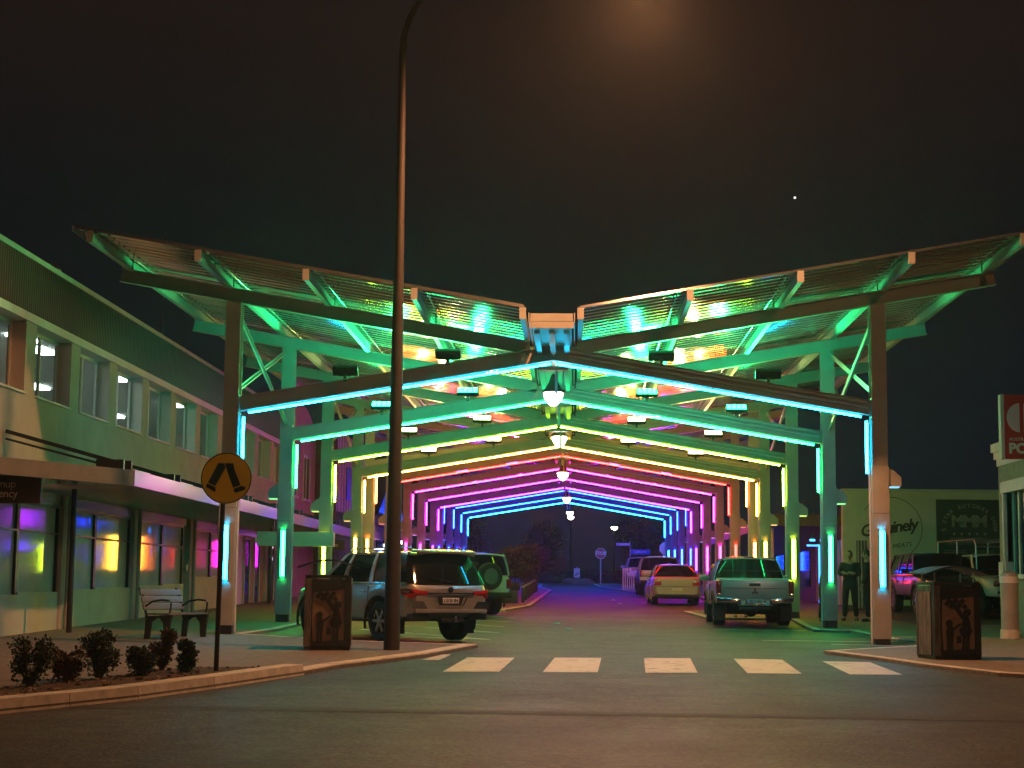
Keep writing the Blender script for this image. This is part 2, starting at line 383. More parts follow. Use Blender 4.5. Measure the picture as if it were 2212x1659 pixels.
# planting bed
def inset_line(pts, d):
    out = []
    for i, p in enumerate(pts):
        a = V(pts[max(0, i-1)]); b = V(pts[min(len(pts)-1, i+1)]); t = (b-a).normalized(); out.append((p[0]-t.y*d, p[1]+t.x*d))
    return out
bed = L1[1:9]
i0 = inset_line(bed, .27); i1 = inset_line(bed, 1.75)
mbp = MB()
for i in range(len(bed)-1):
    mbp.quad(gp(*i0[i], .10), gp(*i0[i+1], .10), gp(*i1[i+1], PH+.005), gp(*i1[i], PH+.005))
tag(mbp.build('planting_bed', M['mulch'], recalc=False), kind='structure')
st = MB()
for i in range(420):
    k = random.randrange(len(bed)-1); t = random.random(); w = random.random()**.7
    p = V(i0[k]).lerp(V(i0[k+1]), t).lerp(V(i1[k]).lerp(V(i1[k+1]), t), w); s_ = random.uniform(.008, .03)
    c = gp(p.x, p.y, PH+.05*(1-w)+s_*.3); a_ = random.random()*6
    st.obox(c, (s_*math.cos(a_), s_*math.sin(a_), 0), (-s_*.6*math.sin(a_), s_*.6*math.cos(a_), s_*.3), (0, 0, s_*.5))
tag(st.build('pebbles', M['rock']), 'loose pebbles and bark scattered over the planting bed mulch', 'pebbles', kind='stuff')

# painted lines
def stripe(name, pts, h=.005):
    o = sheet(name, pts, h, M['linepaint']); return o
for q in ([(-1.37, 23.45), (-.60, 23.6), (-.50, 26.95), (-1.24, 26.85)], [(.0, 23.6), (.76, 23.7), (.87, 27.2), (.13, 27.1)], [(1.42, 23.73), (2.15, 23.87), (2.29, 27.4), (1.55, 27.3)],
          [(2.84, 23.9), (3.60, 23.95), (3.74, 27.3), (2.98, 27.4)], [(4.26, 23.95), (5.0, 24.0), (5.05, 26.9), (4.33, 27.0)]):
    stripe('crossing_stripe', q)
stripe('stop_line', [(-1.9, 26.1), (-1.62, 26.1), (-1.55, 27.6), (-1.70, 27.6)])
dv = V((-.6, .8)); wv = V((.8, .6))*.05
for (x, y, L) in ((-1.19, 32.9, 5.0), (-1.15, 36.0, 4.8), (-1.16, 39.2, 4.8), (-1.12, 42.1, 4.8), (-1.12, 45.2, 4.8)):
    p = V((x, y)); q = p+dv*L
    stripe('parking_line', [tuple(p-wv), tuple(p+wv), tuple(q+wv), tuple(q-wv)])
for (p, q) in (((-1.2, 32.86), (-2.9, 33.45)), ((-1.15, 36.0), (-1.9, 36.2)), ((4.14, 33.8), (6.6, 33.7)), ((5.3, 32.5), (6.6, 32.2)), ((3.6, 38.9), (5.7, 38.7)), ((2.9, 62), (5.6, 62)), ((2.9, 69), (5.6, 69))):
    p = V(p); q = V(q); d = (q-p).normalized()*.055; nn = V((-d.y, d.x))
    stripe('parking_line', [tuple(p-nn), tuple(q-nn), tuple(q+nn), tuple(p+nn)], .009)
sheet('road_patch', [(-14, 17.35), (14, 17.1), (14, 17.45), (-14, 17.72)], .004, M['patch'])
for (x, y) in ((.04, 41.5), (.33, 38.3), (2.1, 61), (2.0, 66)):
    mb = MB(); mb.add([gp(x-.08, y-.06, 0), gp(x+.08, y-.06, 0), gp(x+.08, y+.06, 0), gp(x-.08, y+.06, 0), gp(x-.05, y-.03, .03), gp(x+.05, y-.03, .03), gp(x+.05, y+.03, .03), gp(x-.05, y+.03, .03)],
        [(4, 5, 6, 7), (0, 1, 5, 4), (1, 2, 6, 5), (2, 3, 7, 6), (3, 0, 4, 7)])
    tag(mb.build('road_stud', M['signwhite']), {41.5: 'white raised road stud in mid lane, nearer the left kerb island', 38.3: 'white raised road stud closest to the zebra crossing', 61: 'white road stud beside the pale sedan', 66: 'white road stud beyond the pale sedan'}[y], 'road stud', 'road studs down the lane')
# ================================================================ canopy
FY = [32.9, 39.4, 45.9, 52.5, 55.6, 62.0, 68.5, 75.0, 81.7, 85.5, 92.3, 98.7, 105.0]
GRP = [(0, 4, 0.0, 'nearest'), (4, 9, .45, 'middle'), (9, 13, .93, 'farthest')]
RB = {  # (rafter, upper upright, low upright) colours
 0: ((.005, .50, .85),)*3, 1: ((.005, .95, .30), (.005, .95, .20), (.008, .95, .18)), 2: ((.42, .95, .03), (.50, .95, .03), (.6, .9, .02)),
 3: ((1.0, .55, .05), (1.0, .52, .06), (1.0, .50, .04)), 4: ((1.7, .36, .03), (1.6, .30, .03), (1.6, .30, .03)), 5: ((1.0, .010, .006), (1.0, .008, .005), (1.0, .008, .006)),
 6: ((1.0, .012, .42), (1.0, .01, .5), (1.0, .008, .55)), 7: ((.75, .010, .85), (.75, .01, .80), (.75, .008, .90)), 8: ((.45, .012, 1.0), (.50, .012, 1.0), (.10, .008, 1.0)),
 9: ((.02, .01, 1.7), (.004, .02, 1.7), (.004, .02, 1.7)), 10: ((.003, .05, 1.8), (.004, .05, 1.8), (.004, .05, 1.8)), 11: ((.003, .10, 1.8), (.004, .1, 1.8), (.004, .09, 1.8)), 12: ((.005, .35, 1.6), (.005, .28, 1.6), (.004, .2, 1.6))}
CN = ['cyan', 'mint green', 'lime green', 'pale yellow', 'orange', 'red', 'magenta', 'pink purple', 'violet', 'blue', 'sky blue', 'aqua blue', 'pale aqua']
ORD = ['nearest', 'second', 'third', 'fourth', 'fifth', 'sixth', 'seventh', 'eighth', 'ninth', 'tenth', 'eleventh', 'twelfth', 'farthest']
TS = 70.0
def zb(x): return 6.16+.175*abs(x)            # centre line of the cantilever beams
SLP = .168
def c3_of(i): c = RB[i][2]; return (c[0]*.6+.2, c[1]*.6+.2, min(1, c[2]*.6+.15))
# corrugated roof sheet, ribs running down the slope
def sheet_mesh(x0, x1, W=1.08, pitch=.36, hr=.07):
    mb = MB(); prof = []
    n = int(round(W/pitch))
    for k in range(n):
        y = -W/2+k*pitch
        prof += [(y, 0), (y+pitch*.36, 0), (y+pitch*.44, hr), (y+pitch*.92, hr)]
    prof.append((W/2, 0))
    for x in (x0, x1):
        for y, z in prof: mb.v.append(V((x, y, .175*abs(x)+z)))
    m_ = len(prof)
    for i in range(m_-1): mb.f.append((i, i+1, m_+i+1, m_+i))
    return mb.mesh('roof_sheet', M['sheet'], recalc=False)
SHEETM = sheet_mesh(.50, 8.72)
for (a, b, dz, nm) in GRP:
    ys_f = FY[a:b]; Y0 = ys_f[0]-2.95; Y1 = ys_f[-1]+(1.3 if b < 13 else 3.0)
    if a > 0: Y0 = ys_f[0]-1.3
    root = thing('street_canopy', {'nearest': 'nearest section of butterfly roofed steel street canopy with cyan, green and yellow frames', 'middle': 'middle section of the steel street canopy, frames glowing orange, red and magenta', 'farthest': 'farthest section of the steel street canopy, frames glowing blue'}[nm], 'canopy', (0, Y0, G(Y0)), group='sections of the street canopy')
    for i in range(a, b):
        Y = FY[i]
        for s in (-1, 1):
            # column: upper H section, lower cased part
            zt = zb(6.32)+dz-.14; zc = 3.95+dz*.9; g0 = G(Y)-.02 if (i == 0 and s > 0) else G(Y)+.10
            mb = MB(); x = 6.32*s
            for yy in (-.14, .125): mb.box((x-.15, Y+yy, zc), (x+.15, Y+yy+.016, zt))
            mb.box((x-.006, Y-.124, zc), (x+.006, Y+.125, zt))
            for z_ in (4.93+dz-.02, 5.26+dz): mb.box((x-.15, Y-.123, z_), (x+.15, Y+.124, z_+.014))
            c = mb.build('column', M['steel'], root)
            mb = MB(); mb.box((x-.165, Y-.155, g0+.12), (x+.165, Y+.155, zc+.004)); mb.build('column_casing', M['steel'], c, bevel=.008)
            mb = MB(); mb.box((x-.145, Y-.135, g0-.05), (x+.145, Y+.135, g0+.121)); mb.build('base_plinth', M['dark'], c)
            mb = MB(); mb.box((x-.168, Y-.158, 3.05), (x+.168, Y+.158, 3.056)); mb.build('casing_joint', M['dark'], c)
            mb = MB(); xi = x-s*.185; mb.cyl((xi, Y-.05, g0), (xi, Y-.05, 4.80+dz), .017, 6); mb.cyl((xi, Y+.03, g0), (xi, Y+.03, 3.9+dz), .012, 6); mb.build('conduit', M['conduit'], c)
            # hooded wall light on the outer side
            mb = MB(); xo = x+s*.165; z0 = 3.58+dz*.6
            mb.ext([(xo, Y-.11, z0), (xo+s*.24, Y-.11, z0), (xo+s*.24, Y-.11, z0+.17), (xo+s*.10, Y-.11, z0+.30), (xo, Y-.11, z0+.34)], (0, .22, 0))
            hl = mb.build('side_light_hood', M['steel'], root)
            mb = MB(); mb.box((xo+s*.04 if s > 0 else xo+s*.21, Y-.095, z0-.03), (xo+s*.21 if s > 0 else xo+s*.04, Y+.095, z0-.002)); mb.build('side_light_lens', emi('side_glow', c3_of(i), 1.6), hl)
            # rafter
            mb = MB(); mb.ibeam((s*6.165, Y, 4.93+dz+.20-.165*SLP), (s*.012, Y, 5.94+dz+.20), .16, .29)
            rf = mb.build('rafter', M['steel'], root)
            if s > 0:
                mb = MB()
                mb.cyl((6.1, Y-.10, 5.20+dz), (.3, Y-.10, 6.17+dz), .028, 6); mb.cyl((6.1, Y-.10, 5.10+dz), (.3, Y-.10, 6.07+dz), .018, 6)
                mb.build('conduit', M['conduit'], rf)
            # cantilever beam
            mb = MB(); mb.ibeam((s*.46, Y, zb(.46)+dz), (s*8.62, Y, zb(8.62)+dz), .16, .27); mb.build('cantilever_beam', M['steel'], root)
        # centre posts between rafter apex and gutter
        mb = MB()
        mb.box((-.42, Y-.05, 6.24+dz), (.42, Y+.05, 6.27+dz)); mb.box((-.34, Y-.06, 6.20+dz), (.34, Y+.06, 6.24+dz))
        mb.build('apex_plate', M['steel'], root)
        mb = MB(); mb.box((-.46, Y-.085, 6.275+dz), (-.36, Y+.085, 6.40+dz)); mb.box((.36, Y-.085, 6.275+dz), (.46, Y+.085, 6.40+dz)); mb.build('gutter_bracket', M['dark'], root)
        mb = MB(); mb.box((-.30, Y-.10, 5.80+dz), (.30, Y+.16, 5.865+dz)); mb.cyl((.06, Y+.05, 5.35+dz), (.06, Y+.05, 5.8+dz), .03, 6); mb.cyl((.20, Y+.05, 5.5+dz), (.20, Y+.05, 5.8+dz), .015, 6)
        mb.build('junction_tray', M['steel'], root)
    # gutter box with end plates and rails
    mb = MB(); mb.box((-.36, Y0+.04, 6.275+dz), (.36, Y1-.04, 6.30+dz)); mb.box((-.42, Y0+.04, 6.30+dz), (-.40, Y1-.04, 6.47+dz)); mb.box((.40, Y0+.04, 6.30+dz), (.42, Y1-.04, 6.47+dz))
    gt = mb.build('box_gutter', M['steel'], root)
    mb = MB(); mb.box((-.38, Y0-.01, 6.31+dz), (.38, Y0+.03, 6.45+dz)); mb.build('end_plate', M['steel'], gt)
    mb = MB(); mb.box((-.40, Y0-.005, 6.185+dz), (.40, Y0+.025, 6.305+dz)); mb.build('end_plate', M['steel'], gt)
    for x in (-.27, 0, .27):
        mb = MB(); mb.box((x-.05, Y0+.30, 6.13+dz), (x+.05, Y1-.3, 6.195+dz)); mb.build('gutter_rail', M['steel'], gt)
    # purlins and the light rods beside them
    for s in (-1, 1):
        for x in (.52, 2.48, 4.45, 6.43, 8.42):
            z = zb(x)+dz+.135-.028; X = s*x
            mb = MB(); mb.box((X-.045, Y0, z), (X+.045, Y1, z+.19)); pu = mb.build('purlin', M['steel'], root)
            mb = MB(); mb.box((X-.06, Y0-.012, z-.012), (X+.06, Y0-.001, z+.198))
            for bx in (-.04, .04):
                for bz in (.02, .17): mb.cyl((X+bx, Y0-.02, z+bz), (X+bx, Y0-.011, z+bz), .009, 6)
            mb.build('end_cap', M['steel'], pu)
            if x > 1:
                mb = MB(); mb.cyl((X-s*.24, Y0+.1, z+.10), (X-s*.24, Y1-.1, z+.10), .014, 5); mb.cyl((X-s*.22, Y0+2.2, z-.1), (X-s*.22, Y0+2.2, z+.15), .012, 5); mb.build('tie_rod', M['dark'], pu)
        # bracing in alternate bays
        for i in range(a, b-1):
            if i in (0, 2, 5, 7, 10):
                ya, yb = FY[i], FY[i+1]; x = s*6.32
                for p, q in (((x, ya+.14, zb(6.32)+dz-.25), (x, yb-.14, 5.28+dz)), ((x+s*.07, ya+.14, 5.28+dz), (x+s*.07, yb-.14, zb(6.32)+dz-.25))):
                    mb = MB(); mb.bar(p, q, .012, .11); mb.bar((p[0]+.03, p[1], p[2]), (q[0]+.03, q[1], q[2]), .05, .012); mb.build('brace', M['steel'], root)
        # roof sheets, each its own part
        n = int((Y1-Y0)/1.08)
        for k in range(n):
            y = Y0+.54+k*1.08
            o = link('roof_sheet', SHEETM, root, (0, y-Y0, zb(0)+dz+.135+.165-G(Y0)+random.uniform(-.002, .002)), (0, 0, 0 if s > 0 else math.pi))
        mb = MB(); xe = s*8.74; ze = .175*8.74+zb(0)+dz+.135+.16
        mb.box((min(xe, xe+s*.02), Y0+.02, ze-.05), (max(xe, xe+s*.02), Y1, ze+.05)); mb.build('edge_flashing', M['steel'], root)

# ---------------------------------------------------------------- LED tubes
def led(p, q, r, col, label, k, back=None, st=1.0):
    mm = LEDM.get((col, st))
    if mm is None: mm = LEDM[(col, st)] = emi('led_glow', col, TS*st)
    mb = MB(); p = V(p); q = V(q); root_loc = p
    mb.cyl(p, q, r, 6, caps=False)
    o = mb.build('led_tube', mm, None)
    tag(o, label, 'led tube', 'coloured led tubes on the canopy frames')
    d = (q-p).normalized()
    if back is not None:
        bk = V(back); sd = d.cross(bk).normalized()
        m2 = MB(); m2.obox((p+q)/2+bk*(r+.010), d*((q-p).length/2+.03), sd*(r*.8 if st == 1.0 else .062), bk*.007)
        if st < 1:
            for k_ in (-1, 1): m2.obox((p+q)/2+bk*.004+sd*(k_*.058), d*((q-p).length/2+.03), sd*.005, bk*(r+.006))
        m2.build('tube_channel', M['galv'], o)
    return o
LEDM = {}
for i, Y in enumerate(FY):
    dz = [g_ for g_ in GRP if g_[0] <= i < g_[1]][0][2]
    c1, c2, c3 = [tuple(k_+.004 for k_ in c_) for c_ in RB[i]]
    w = 5.99
    for s in (-1, 1):
        sd = 'left' if s < 0 else 'right'
        e0 = w if i != 4 and i != 9 else w
        led((s*e0, Y, 4.93+dz), (s*.05, Y, 5.93+dz), .020, c1, f'{CN[i]} led tube under the {sd} rafter of the {ORD[i]} canopy frame', 'r', (0, 0, 1))
        up = (s*6.085, Y, 4.84+dz), (s*6.085, Y, 3.83+dz)
        led(up[0], up[1], .023, c2, f'short {CN[i]} led tube high on the inner side of the {sd} column, {ORD[i]} frame', 'u', (s, 0, 0))
        z0 = G(Y)+1.10
        led((s*6.32, Y-.205, z0), (s*6.32, Y-.205, z0+1.05), .036, c3, f'{CN[i]} led tube at chest height on the front of the {sd} column, {ORD[i]} frame', 'l', (0, 1, 0), .9)

# ---------------------------------------------------------------- flood lights on the rafters
FLM = {}
def flood(x, Y, z, face, col, label, st=55, pw=800):
    key = (col, st)
    if key not in FLM: FLM[key] = emi('flood_led', col, st)
    t = thing('flood_light', label, 'flood light', (x, Y, z), 0, 'flood lights on top of the canopy frames')
    tilt = rad(46); f = V((0, face*math.cos(tilt), math.sin(tilt))); u = V((0, -face*math.sin(tilt), math.cos(tilt)))
    c = V((x, Y+face*.03, z+.17))
    mb = MB(); mb.obox(c, (.25, 0, 0), f*.045, u*.10); mb.build('housing', M['dark'], t, bevel=.01)
    mb = MB(); mb.obox(c-f*.055, (.17, 0, 0), f*.012, u*.06); mb.build('heat_sink', M['dark'], t)
    mb = MB(); mb.box((x-.03, Y-.02, z-.05), (x+.03, Y+.02, z+.09)); mb.box((x-.12, Y-.02, z+.05), (x+.12, Y+.02, z+.07)); mb.build('bracket', M['dark'], t)
    for k in range(4):
        mb = MB(); c2 = c+V(((k-1.5)*.115, 0, 0))+f*.056; ax = V((.048*face*-1, 0, 0)); uu_ = u*.078
        mb.quad(c2-ax-uu_, c2+ax-uu_, c2+ax+uu_, c2-ax+uu_); mb.build('lens', FLM[key], t, recalc=False)
    l = bpy.data.lights.new('flood_beam', 'SPOT'); l.energy = pw; l.color = [min(1, k_+.01) for k_ in col]; l.spot_size = rad(112); l.spot_blend = .45; l.shadow_soft_size = .10
    lo = bpy.data.objects.new('flood_beam', l); COL.objects.link(lo); lo.parent = t; lo.location = c+f*.12-V(t.location); aim_ = V((0, face*math.cos(rad(44)), math.sin(rad(44)))); lo.rotation_euler = aim_.to_track_quat('-Z', 'Y').to_euler()
    return t
FC = {0: (.006, 1., .25), 1: (.006, 1., .25), 2: (.75, 1., .28), 3: (1., .80, .30), 5: (1., .25, .15), 6: (1., .04, .62), 7: (.9, .05, .80), 10: (.05, .3, 1.)}
FN = {0: 'green flood light facing away,', 1: 'bright green flood light', 2: 'bright lime yellow flood light', 3: 'bright warm yellow flood light', 5: 'orange flood light facing away,', 6: 'bright magenta flood light', 7: 'bright pink flood light', 10: 'blue flood light facing away,'}
for i in (0, 1, 2, 3, 6, 7):
    dz = [g_ for g_ in GRP if g_[0] <= i < g_[1]][0][2]
    for x in (-4.1, -2.08, 2.12, 4.2):
        z = 4.93+dz+(6-abs(x))*SLP+.36
        w = ('outer' if abs(x) > 3 else 'inner')+(' left' if x < 0 else ' right')
        flood(x, FY[i], z, 1 if i in (0,) else -1, FC[i], f'{FN[i]} on the {w} part of the {ORD[i]} frame', {0: 120, 1: 90, 2: 45, 3: 40, 6: 45, 7: 45}[i], {0: 380, 1: 3000, 2: 700, 3: 500, 6: 600, 7: 500}[i])

# ---------------------------------------------------------------- pendant lamps
GLOBE = emi('lamp_globe', (1.0, .86, .66), 17)
def pendant(x, Y, zbot, label, d=.50, ztop=6.25):
    t = thing('pendant_lamp', label, 'pendant lamp', (x, Y, zbot), 0, 'pendant lamps along the canopy ridge')
    k = d/.5; z = zbot
    mb = MB(); mb.lathe([(.255*k, .30*k), (.245*k, .335*k), (.17*k, .40*k), (.10*k, .52*k), (.055*k, .66*k), (.03*k, .70*k)], 18, (x, Y, z)); mb.build('lamp_shade', M['polebrown'], t, smooth=True)
    mb = MB(); mb.lathe([(.01, 0), (.06*k, .02*k), (.13*k, .09*k), (.19*k, .18*k), (.215*k, .27*k), (.20*k, .298*k)], 16, (x, Y, z)); mb.build('globe', GLOBE, t, smooth=True)
    mb = MB(); mb.cyl((x, Y, z+.69*k), (x, Y, max(ztop, z+.8)), .02, 6); mb.build('hanger', M['dark'], t)
    return t
pendant(-.03, 36.0, 5.42, 'largest and nearest pendant lamp, glowing white bell under the first bay of the canopy ridge')
pendant(.02, 46.9, 5.45, 'second pendant lamp from the front, glowing globe below the ridge of the lime frame')
pendant(.03, 62.3, 5.50, 'third pendant lamp, glowing globe in front of the magenta frames', ztop=6.7)
pendant(.10, 85.0, 5.80, 'fourth pendant lamp, small glowing globe before the blue frames', ztop=7.1)
pendant(.22, 106.5, 6.05, 'fifth pendant lamp, tiny globe just under the farthest canopy frame', ztop=7.2)

def far_lamp(x, y, z, label, s=.3, gl=30):
    t = thing('street_lamp', label, 'street lamp', gp(x, y), 0)
    mb = MB(); mb.cyl(gp(x, y), (x, y, z+.35), .07, 8, .04); mb.build('pole', M['dark'], t)
    mb = MB(); mb.lathe([(.02, 0), (s*.6, .05), (s, .18), (s, .25)], 12, (x, y, z)); mb.build('globe', emi('far_globe', (1, .88, .7), gl), t, smooth=True)
    mb = MB(); mb.lathe([(s*1.1, .25), (s*.5, .4), (.05, .5)], 12, (x, y, z)); mb.build('lamp_shade', M['dark'], t, smooth=True)
far_lamp(.25, 135, 7.0, 'small far street lamp hanging in the dark just below the last pendant', .25, 14)
far_lamp(4.1, 150, 6.75, 'bright white far street lamp alone in the dark above the stop sign', .30, 30)

# star
mb = MB(); mb.lathe([(.1, -2.2), (1.5, -1.5), (2.2, 0), (1.5, 1.5), (.1, 2.2)], 8, (0, 0, 0))
st_ = mb.build('star', emi('star_glow', (1, .95, .9), 1.6), None, smooth=True)
d_ = fw+rr*((1717-1106)/3650)-uu*((427-829.5)/3650)
st_.location = CAM_P+d_.normalized()*3000; tag(st_, kind='structure')

# ================================================================ big street lamp with outreach arm
t = thing('street_lamp', 'tall tapered street light pole with curved arm beside the left bin', 'street lamp', gp(-2.55, 27.9, PH))
px, py = -2.55, 27.9; g0 = G(py)+PH
mb = MB(); mb.cyl((px, py, g0), (px, py, g0+1.15), .137, 10, .130); mb.build('pole_base', M['polebrown'], t, smooth=True)
pts = [(px, py, g0+1.1)]; rs = [.130]
for k in range(1, 8): z = g0+1.1+k*1.30; pts.append((px, py, z)); rs.append(.130-.0103*k)
zt = pts[-1][2]
for k in range(1, 9):
    a_ = rad(k*10.5); R_ = 1.17; pts.append((px+R_*(1-math.cos(a_)), py-.35*(1-math.cos(a_)), zt+R_*math.sin(a_))); rs.append(.056-.0025*k)
pts.append((px+3.0, py-.9, zt+1.02)); rs.append(.036)
pts.append((px+3.6, py-1.3, zt+.74)); rs.append(.034)
mb = MB(); mb.tube(pts, rs, 10); mb.build('pole', M['polebrown'], t, smooth=True)
ex = V(pts[-1])
mb = MB(); mb.obox(ex+V((.35, -.15, .0)), (.38, -.16, .02), (.06, .14, 0), (0, 0, .07)); mb.build('lamp_head', M['poleg'], t, bevel=.03)
mb = MB(); mb.obox(ex+V((.40, -.17, -.085)), (.26, -.11, 0), (.04, .1, 0), (0, 0, .02)); mb.build('lamp_lens', emi('sodium_lens', SODIUM, 25), t)
# second lamp, added out of view behind the camera as a foreground light source
t = thing('street_lamp', 'tall added street light pole outside the picture on the right kerb near the viewer', 'street lamp', gp(11, -3.0))
mb = MB(); mb.tube([gp(11, -3), (11, -3, 8.5), (10.8, -3, 9.6), (10.2, -3, 10.25), (9.1, -3, 10.4)], [.13, .07, .06, .05, .04], 10); mb.build('pole', M['polebrown'], t, smooth=True)
mb = MB(); mb.box((8.4, -3.15, 10.38), (9.1, -2.85, 10.50)); mb.build('lamp_head', M['poleg'], t)

# ================================================================ text
def text(s, size, m, parent, Mx, extrude=.004, align='CENTER', name='lettering', shear=0, space=1, weight=0):
    c = bpy.data.curves.new('t', 'FONT'); c.body = s; c.size = size; c.extrude = extrude; c.align_x = align; c.align_y = 'CENTER'; c.shear = shear
    c.space_character = space; c.offset = weight; c.resolution_u = 3
    o = bpy.data.objects.new('t', c); COL.objects.link(o); dg = bpy.context.evaluated_depsgraph_get()
    me = bpy.data.meshes.new_from_object(o.evaluated_get(dg)); bpy.data.objects.remove(o); bpy.data.curves.remove(c)
    me.transform(wm(parent).inverted() @ Mx if parent is not None else Mx); me.materials.clear(); me.materials.append(m); me.name = name
    return link(name, me, parent)
def TM(loc, rx=90, rz=0, ry=0):
    return Matrix.Translation(V(loc)) @ Matrix.Rotation(rad(rz), 4, 'Z') @ Matrix.Rotation(rad(rx), 4, 'X') @ Matrix.Rotation(rad(ry), 4, 'Z')

# ================================================================ left building
XF = -10.0
b1 = thing('shop_building', 'long two storey cream shop building with ribbed metal parapet and upstairs window row', 'building', (XF, 20, G(20)))
B0, B1 = 18.0, 60.6
mb = MB(); mb.box((XF-.3, B0, 3.35), (XF, B1, 5.14)); mb.build('wall', M['wall'], b1)
mb = MB(); mb.box((XF-.3, B0, 6.50), (XF+.06, B1, 6.66)); mb.build('lintel_band', M['trim'], b1)
mb = MB(); mb.box((XF-.25, B0, 7.70), (XF+.05, B1, 7.80)); mb.build('parapet_cap', M['cap'], b1)
mb = MB(); mb.box((XF-6.0, B1-.25, G(B1)), (XF-.305, B1, 7.70)); mb.build('wall', M['wall'], b1)
mb = MB(); mb.box((XF-6.3, B0, 7.05), (XF-.30, B1-.3, 7.15)); mb.build('roof', M['clad'], b1)
# cladding sheets
mb = MB(); pr = []
for k in range(6): y = k*.125; pr += [(y, 0), (y+.07, 0), (y+.085, .028), (y+.112, .028)]
pr.append((.75, 0))
for z in (6.66, 7.70):
    for y, x in pr: mb.v.append(V((x, y, z)))
for i in range(len(pr)-1): mb.f.append((i, i+1, len(pr)+i+1, len(pr)+i))
CLADM = mb.mesh('cladding_sheet', M['clad'], recalc=False)
k = 0
while B0+k*.75 < B1-.8:
    link('cladding_sheet', CLADM, b1, (.012, B0+k*.75-20, -G(20))); k += 1
# upstairs piers and windows
PY = [34.35+2.92*k for k in range(-6, 9)]
for j, y in enumerate(PY):
    mb = MB(); mb.box((XF-.3, y, 5.14), (XF-.002, y+.62, 6.5)); mb.build('pier', M['wall'], b1)
    y0, y1 = y+.62, y+2.92
    if y1 > B1: break
    mb = MB(); xw = XF-.30
    mb.box((xw-.04, y0, 5.14), (xw+.02, y0+.07, 6.5)); mb.box((xw-.04, y1-.07, 5.14), (xw+.02, y1, 6.5)); mb.box((xw-.04, y0+.07, 5.14), (xw+.02, y1-.07, 5.21)); mb.box((xw-.04, y0+.07, 6.43), (xw+.02, y1-.07, 6.5))
    mb.box((xw-.04, (y0+y1)/2-.03, 5.21), (xw+.02, (y0+y1)/2+.03, 6.43))
    wf = mb.build('window_frame', M['trim'], b1)
    for a_, b_ in ((y0+.07, (y0+y1)/2-.03), ((y0+y1)/2+.03, y1-.07)):
        mb = MB(); mb.box((xw-.012, a_, 5.21), (xw-.006, b_, 6.43)); mb.build('pane', M['glass'], wf)
    mb = MB(); mb.box((XF-.28, y0, 5.10), (XF+.05, y1, 5.142)); mb.build('window_sill', M['trim'], b1)
# interior upstairs
mb = MB(); mb.box((XF-6.0, B0, 3.5), (XF-5.9, B1-.3, 7.05)); mb.box((XF-5.9, B0, 3.4), (XF-.32, B1-.3, 3.5)); mb.box((XF-5.9, B0, 6.96), (XF-.32, B1-.3, 7.04)); mb.build('room_lining', M['darkroom'], b1)
CL = emi('ceiling_light', (.92, 1., .97), 42)
for (x, y) in ((-12.0, 38.6), (-11.8, 36.6), (-14.4, 45.8), (-11.7, 43.8), (-14.4, 53.7), (-11.6, 50.2), (-14.4, 38.2), (-14.4, 32)):
    mb = MB(); mb.box((x-.2, y-.55, 6.90), (x+.2, y+.55, 6.955)); mb.build('ceiling_light', CL, b1)
# ground floor shop front
def gfl(y0, y1, glass=True, sill=.70, top=3.12):
    g_ = G((y0+y1)/2)+.12
    mb = MB(); mb.box((XF-.2, y0, G(y0)-.05), (XF-.001, y1, g_+sill)); mb.build('sill_wall', M['wall'], b1)
    mb = MB()
    mb.box((XF-.14, y0, g_+sill), (XF-.04, y0+.07, top)); mb.box((XF-.14, y1-.07, g_+sill), (XF-.04, y1, top)); mb.box((XF-.14, y0+.07, top-.07), (XF-.04, y1-.07, top)); mb.box((XF-.13, y0+.07, 2.52), (XF-.035, y1-.07, 2.56))
    f = mb.build('window_frame', M['dark'], b1)
    mb = MB(); mb.box((XF-.10, y0+.07, g_+sill), (XF-.092, y1-.07, 2.52)); mb.build('pane', M['shopglass'], f)
    mb = MB(); mb.box((XF-.10, y0+.07, 2.56), (XF-.092, y1-.07, top-.07)); mb.build('pane', M['shopglass'], f)
edges = [22.6, 25.6, 28.6, 31.6, 34.1]
for i in range(len(edges)-1): gfl(edges[i], edges[i+1])
for y0, y1 in ((34.5, 36.8), (36.8, 39.7), (40.2, 42.9), (42.9, 45.2)): gfl(y0, y1)
for y0, y1 in ((46.6, 48.7), (48.7, 50.6)): gfl(y0, y1, sill=.85)
for y in (34.1, 39.72, 45.6, 51.2, 57):
    mb = MB(); mb.box((XF-.2, y, G(y)), (XF+.06, y+.36, 3.36)); mb.build('pier', M['wall'], b1)
    mb = MB(); mb.cyl((XF+.14, y+.16, G(y)), (XF+.14, y+.16, 3.34), .05, 8); mb.build('downpipe', M['poleg'], b1, smooth=True)
mb = MB(); mb.box((XF-.25, B0, 3.12), (XF-.0, B1, 3.34)); mb.build('bulkhead', M['soffit'], b1)
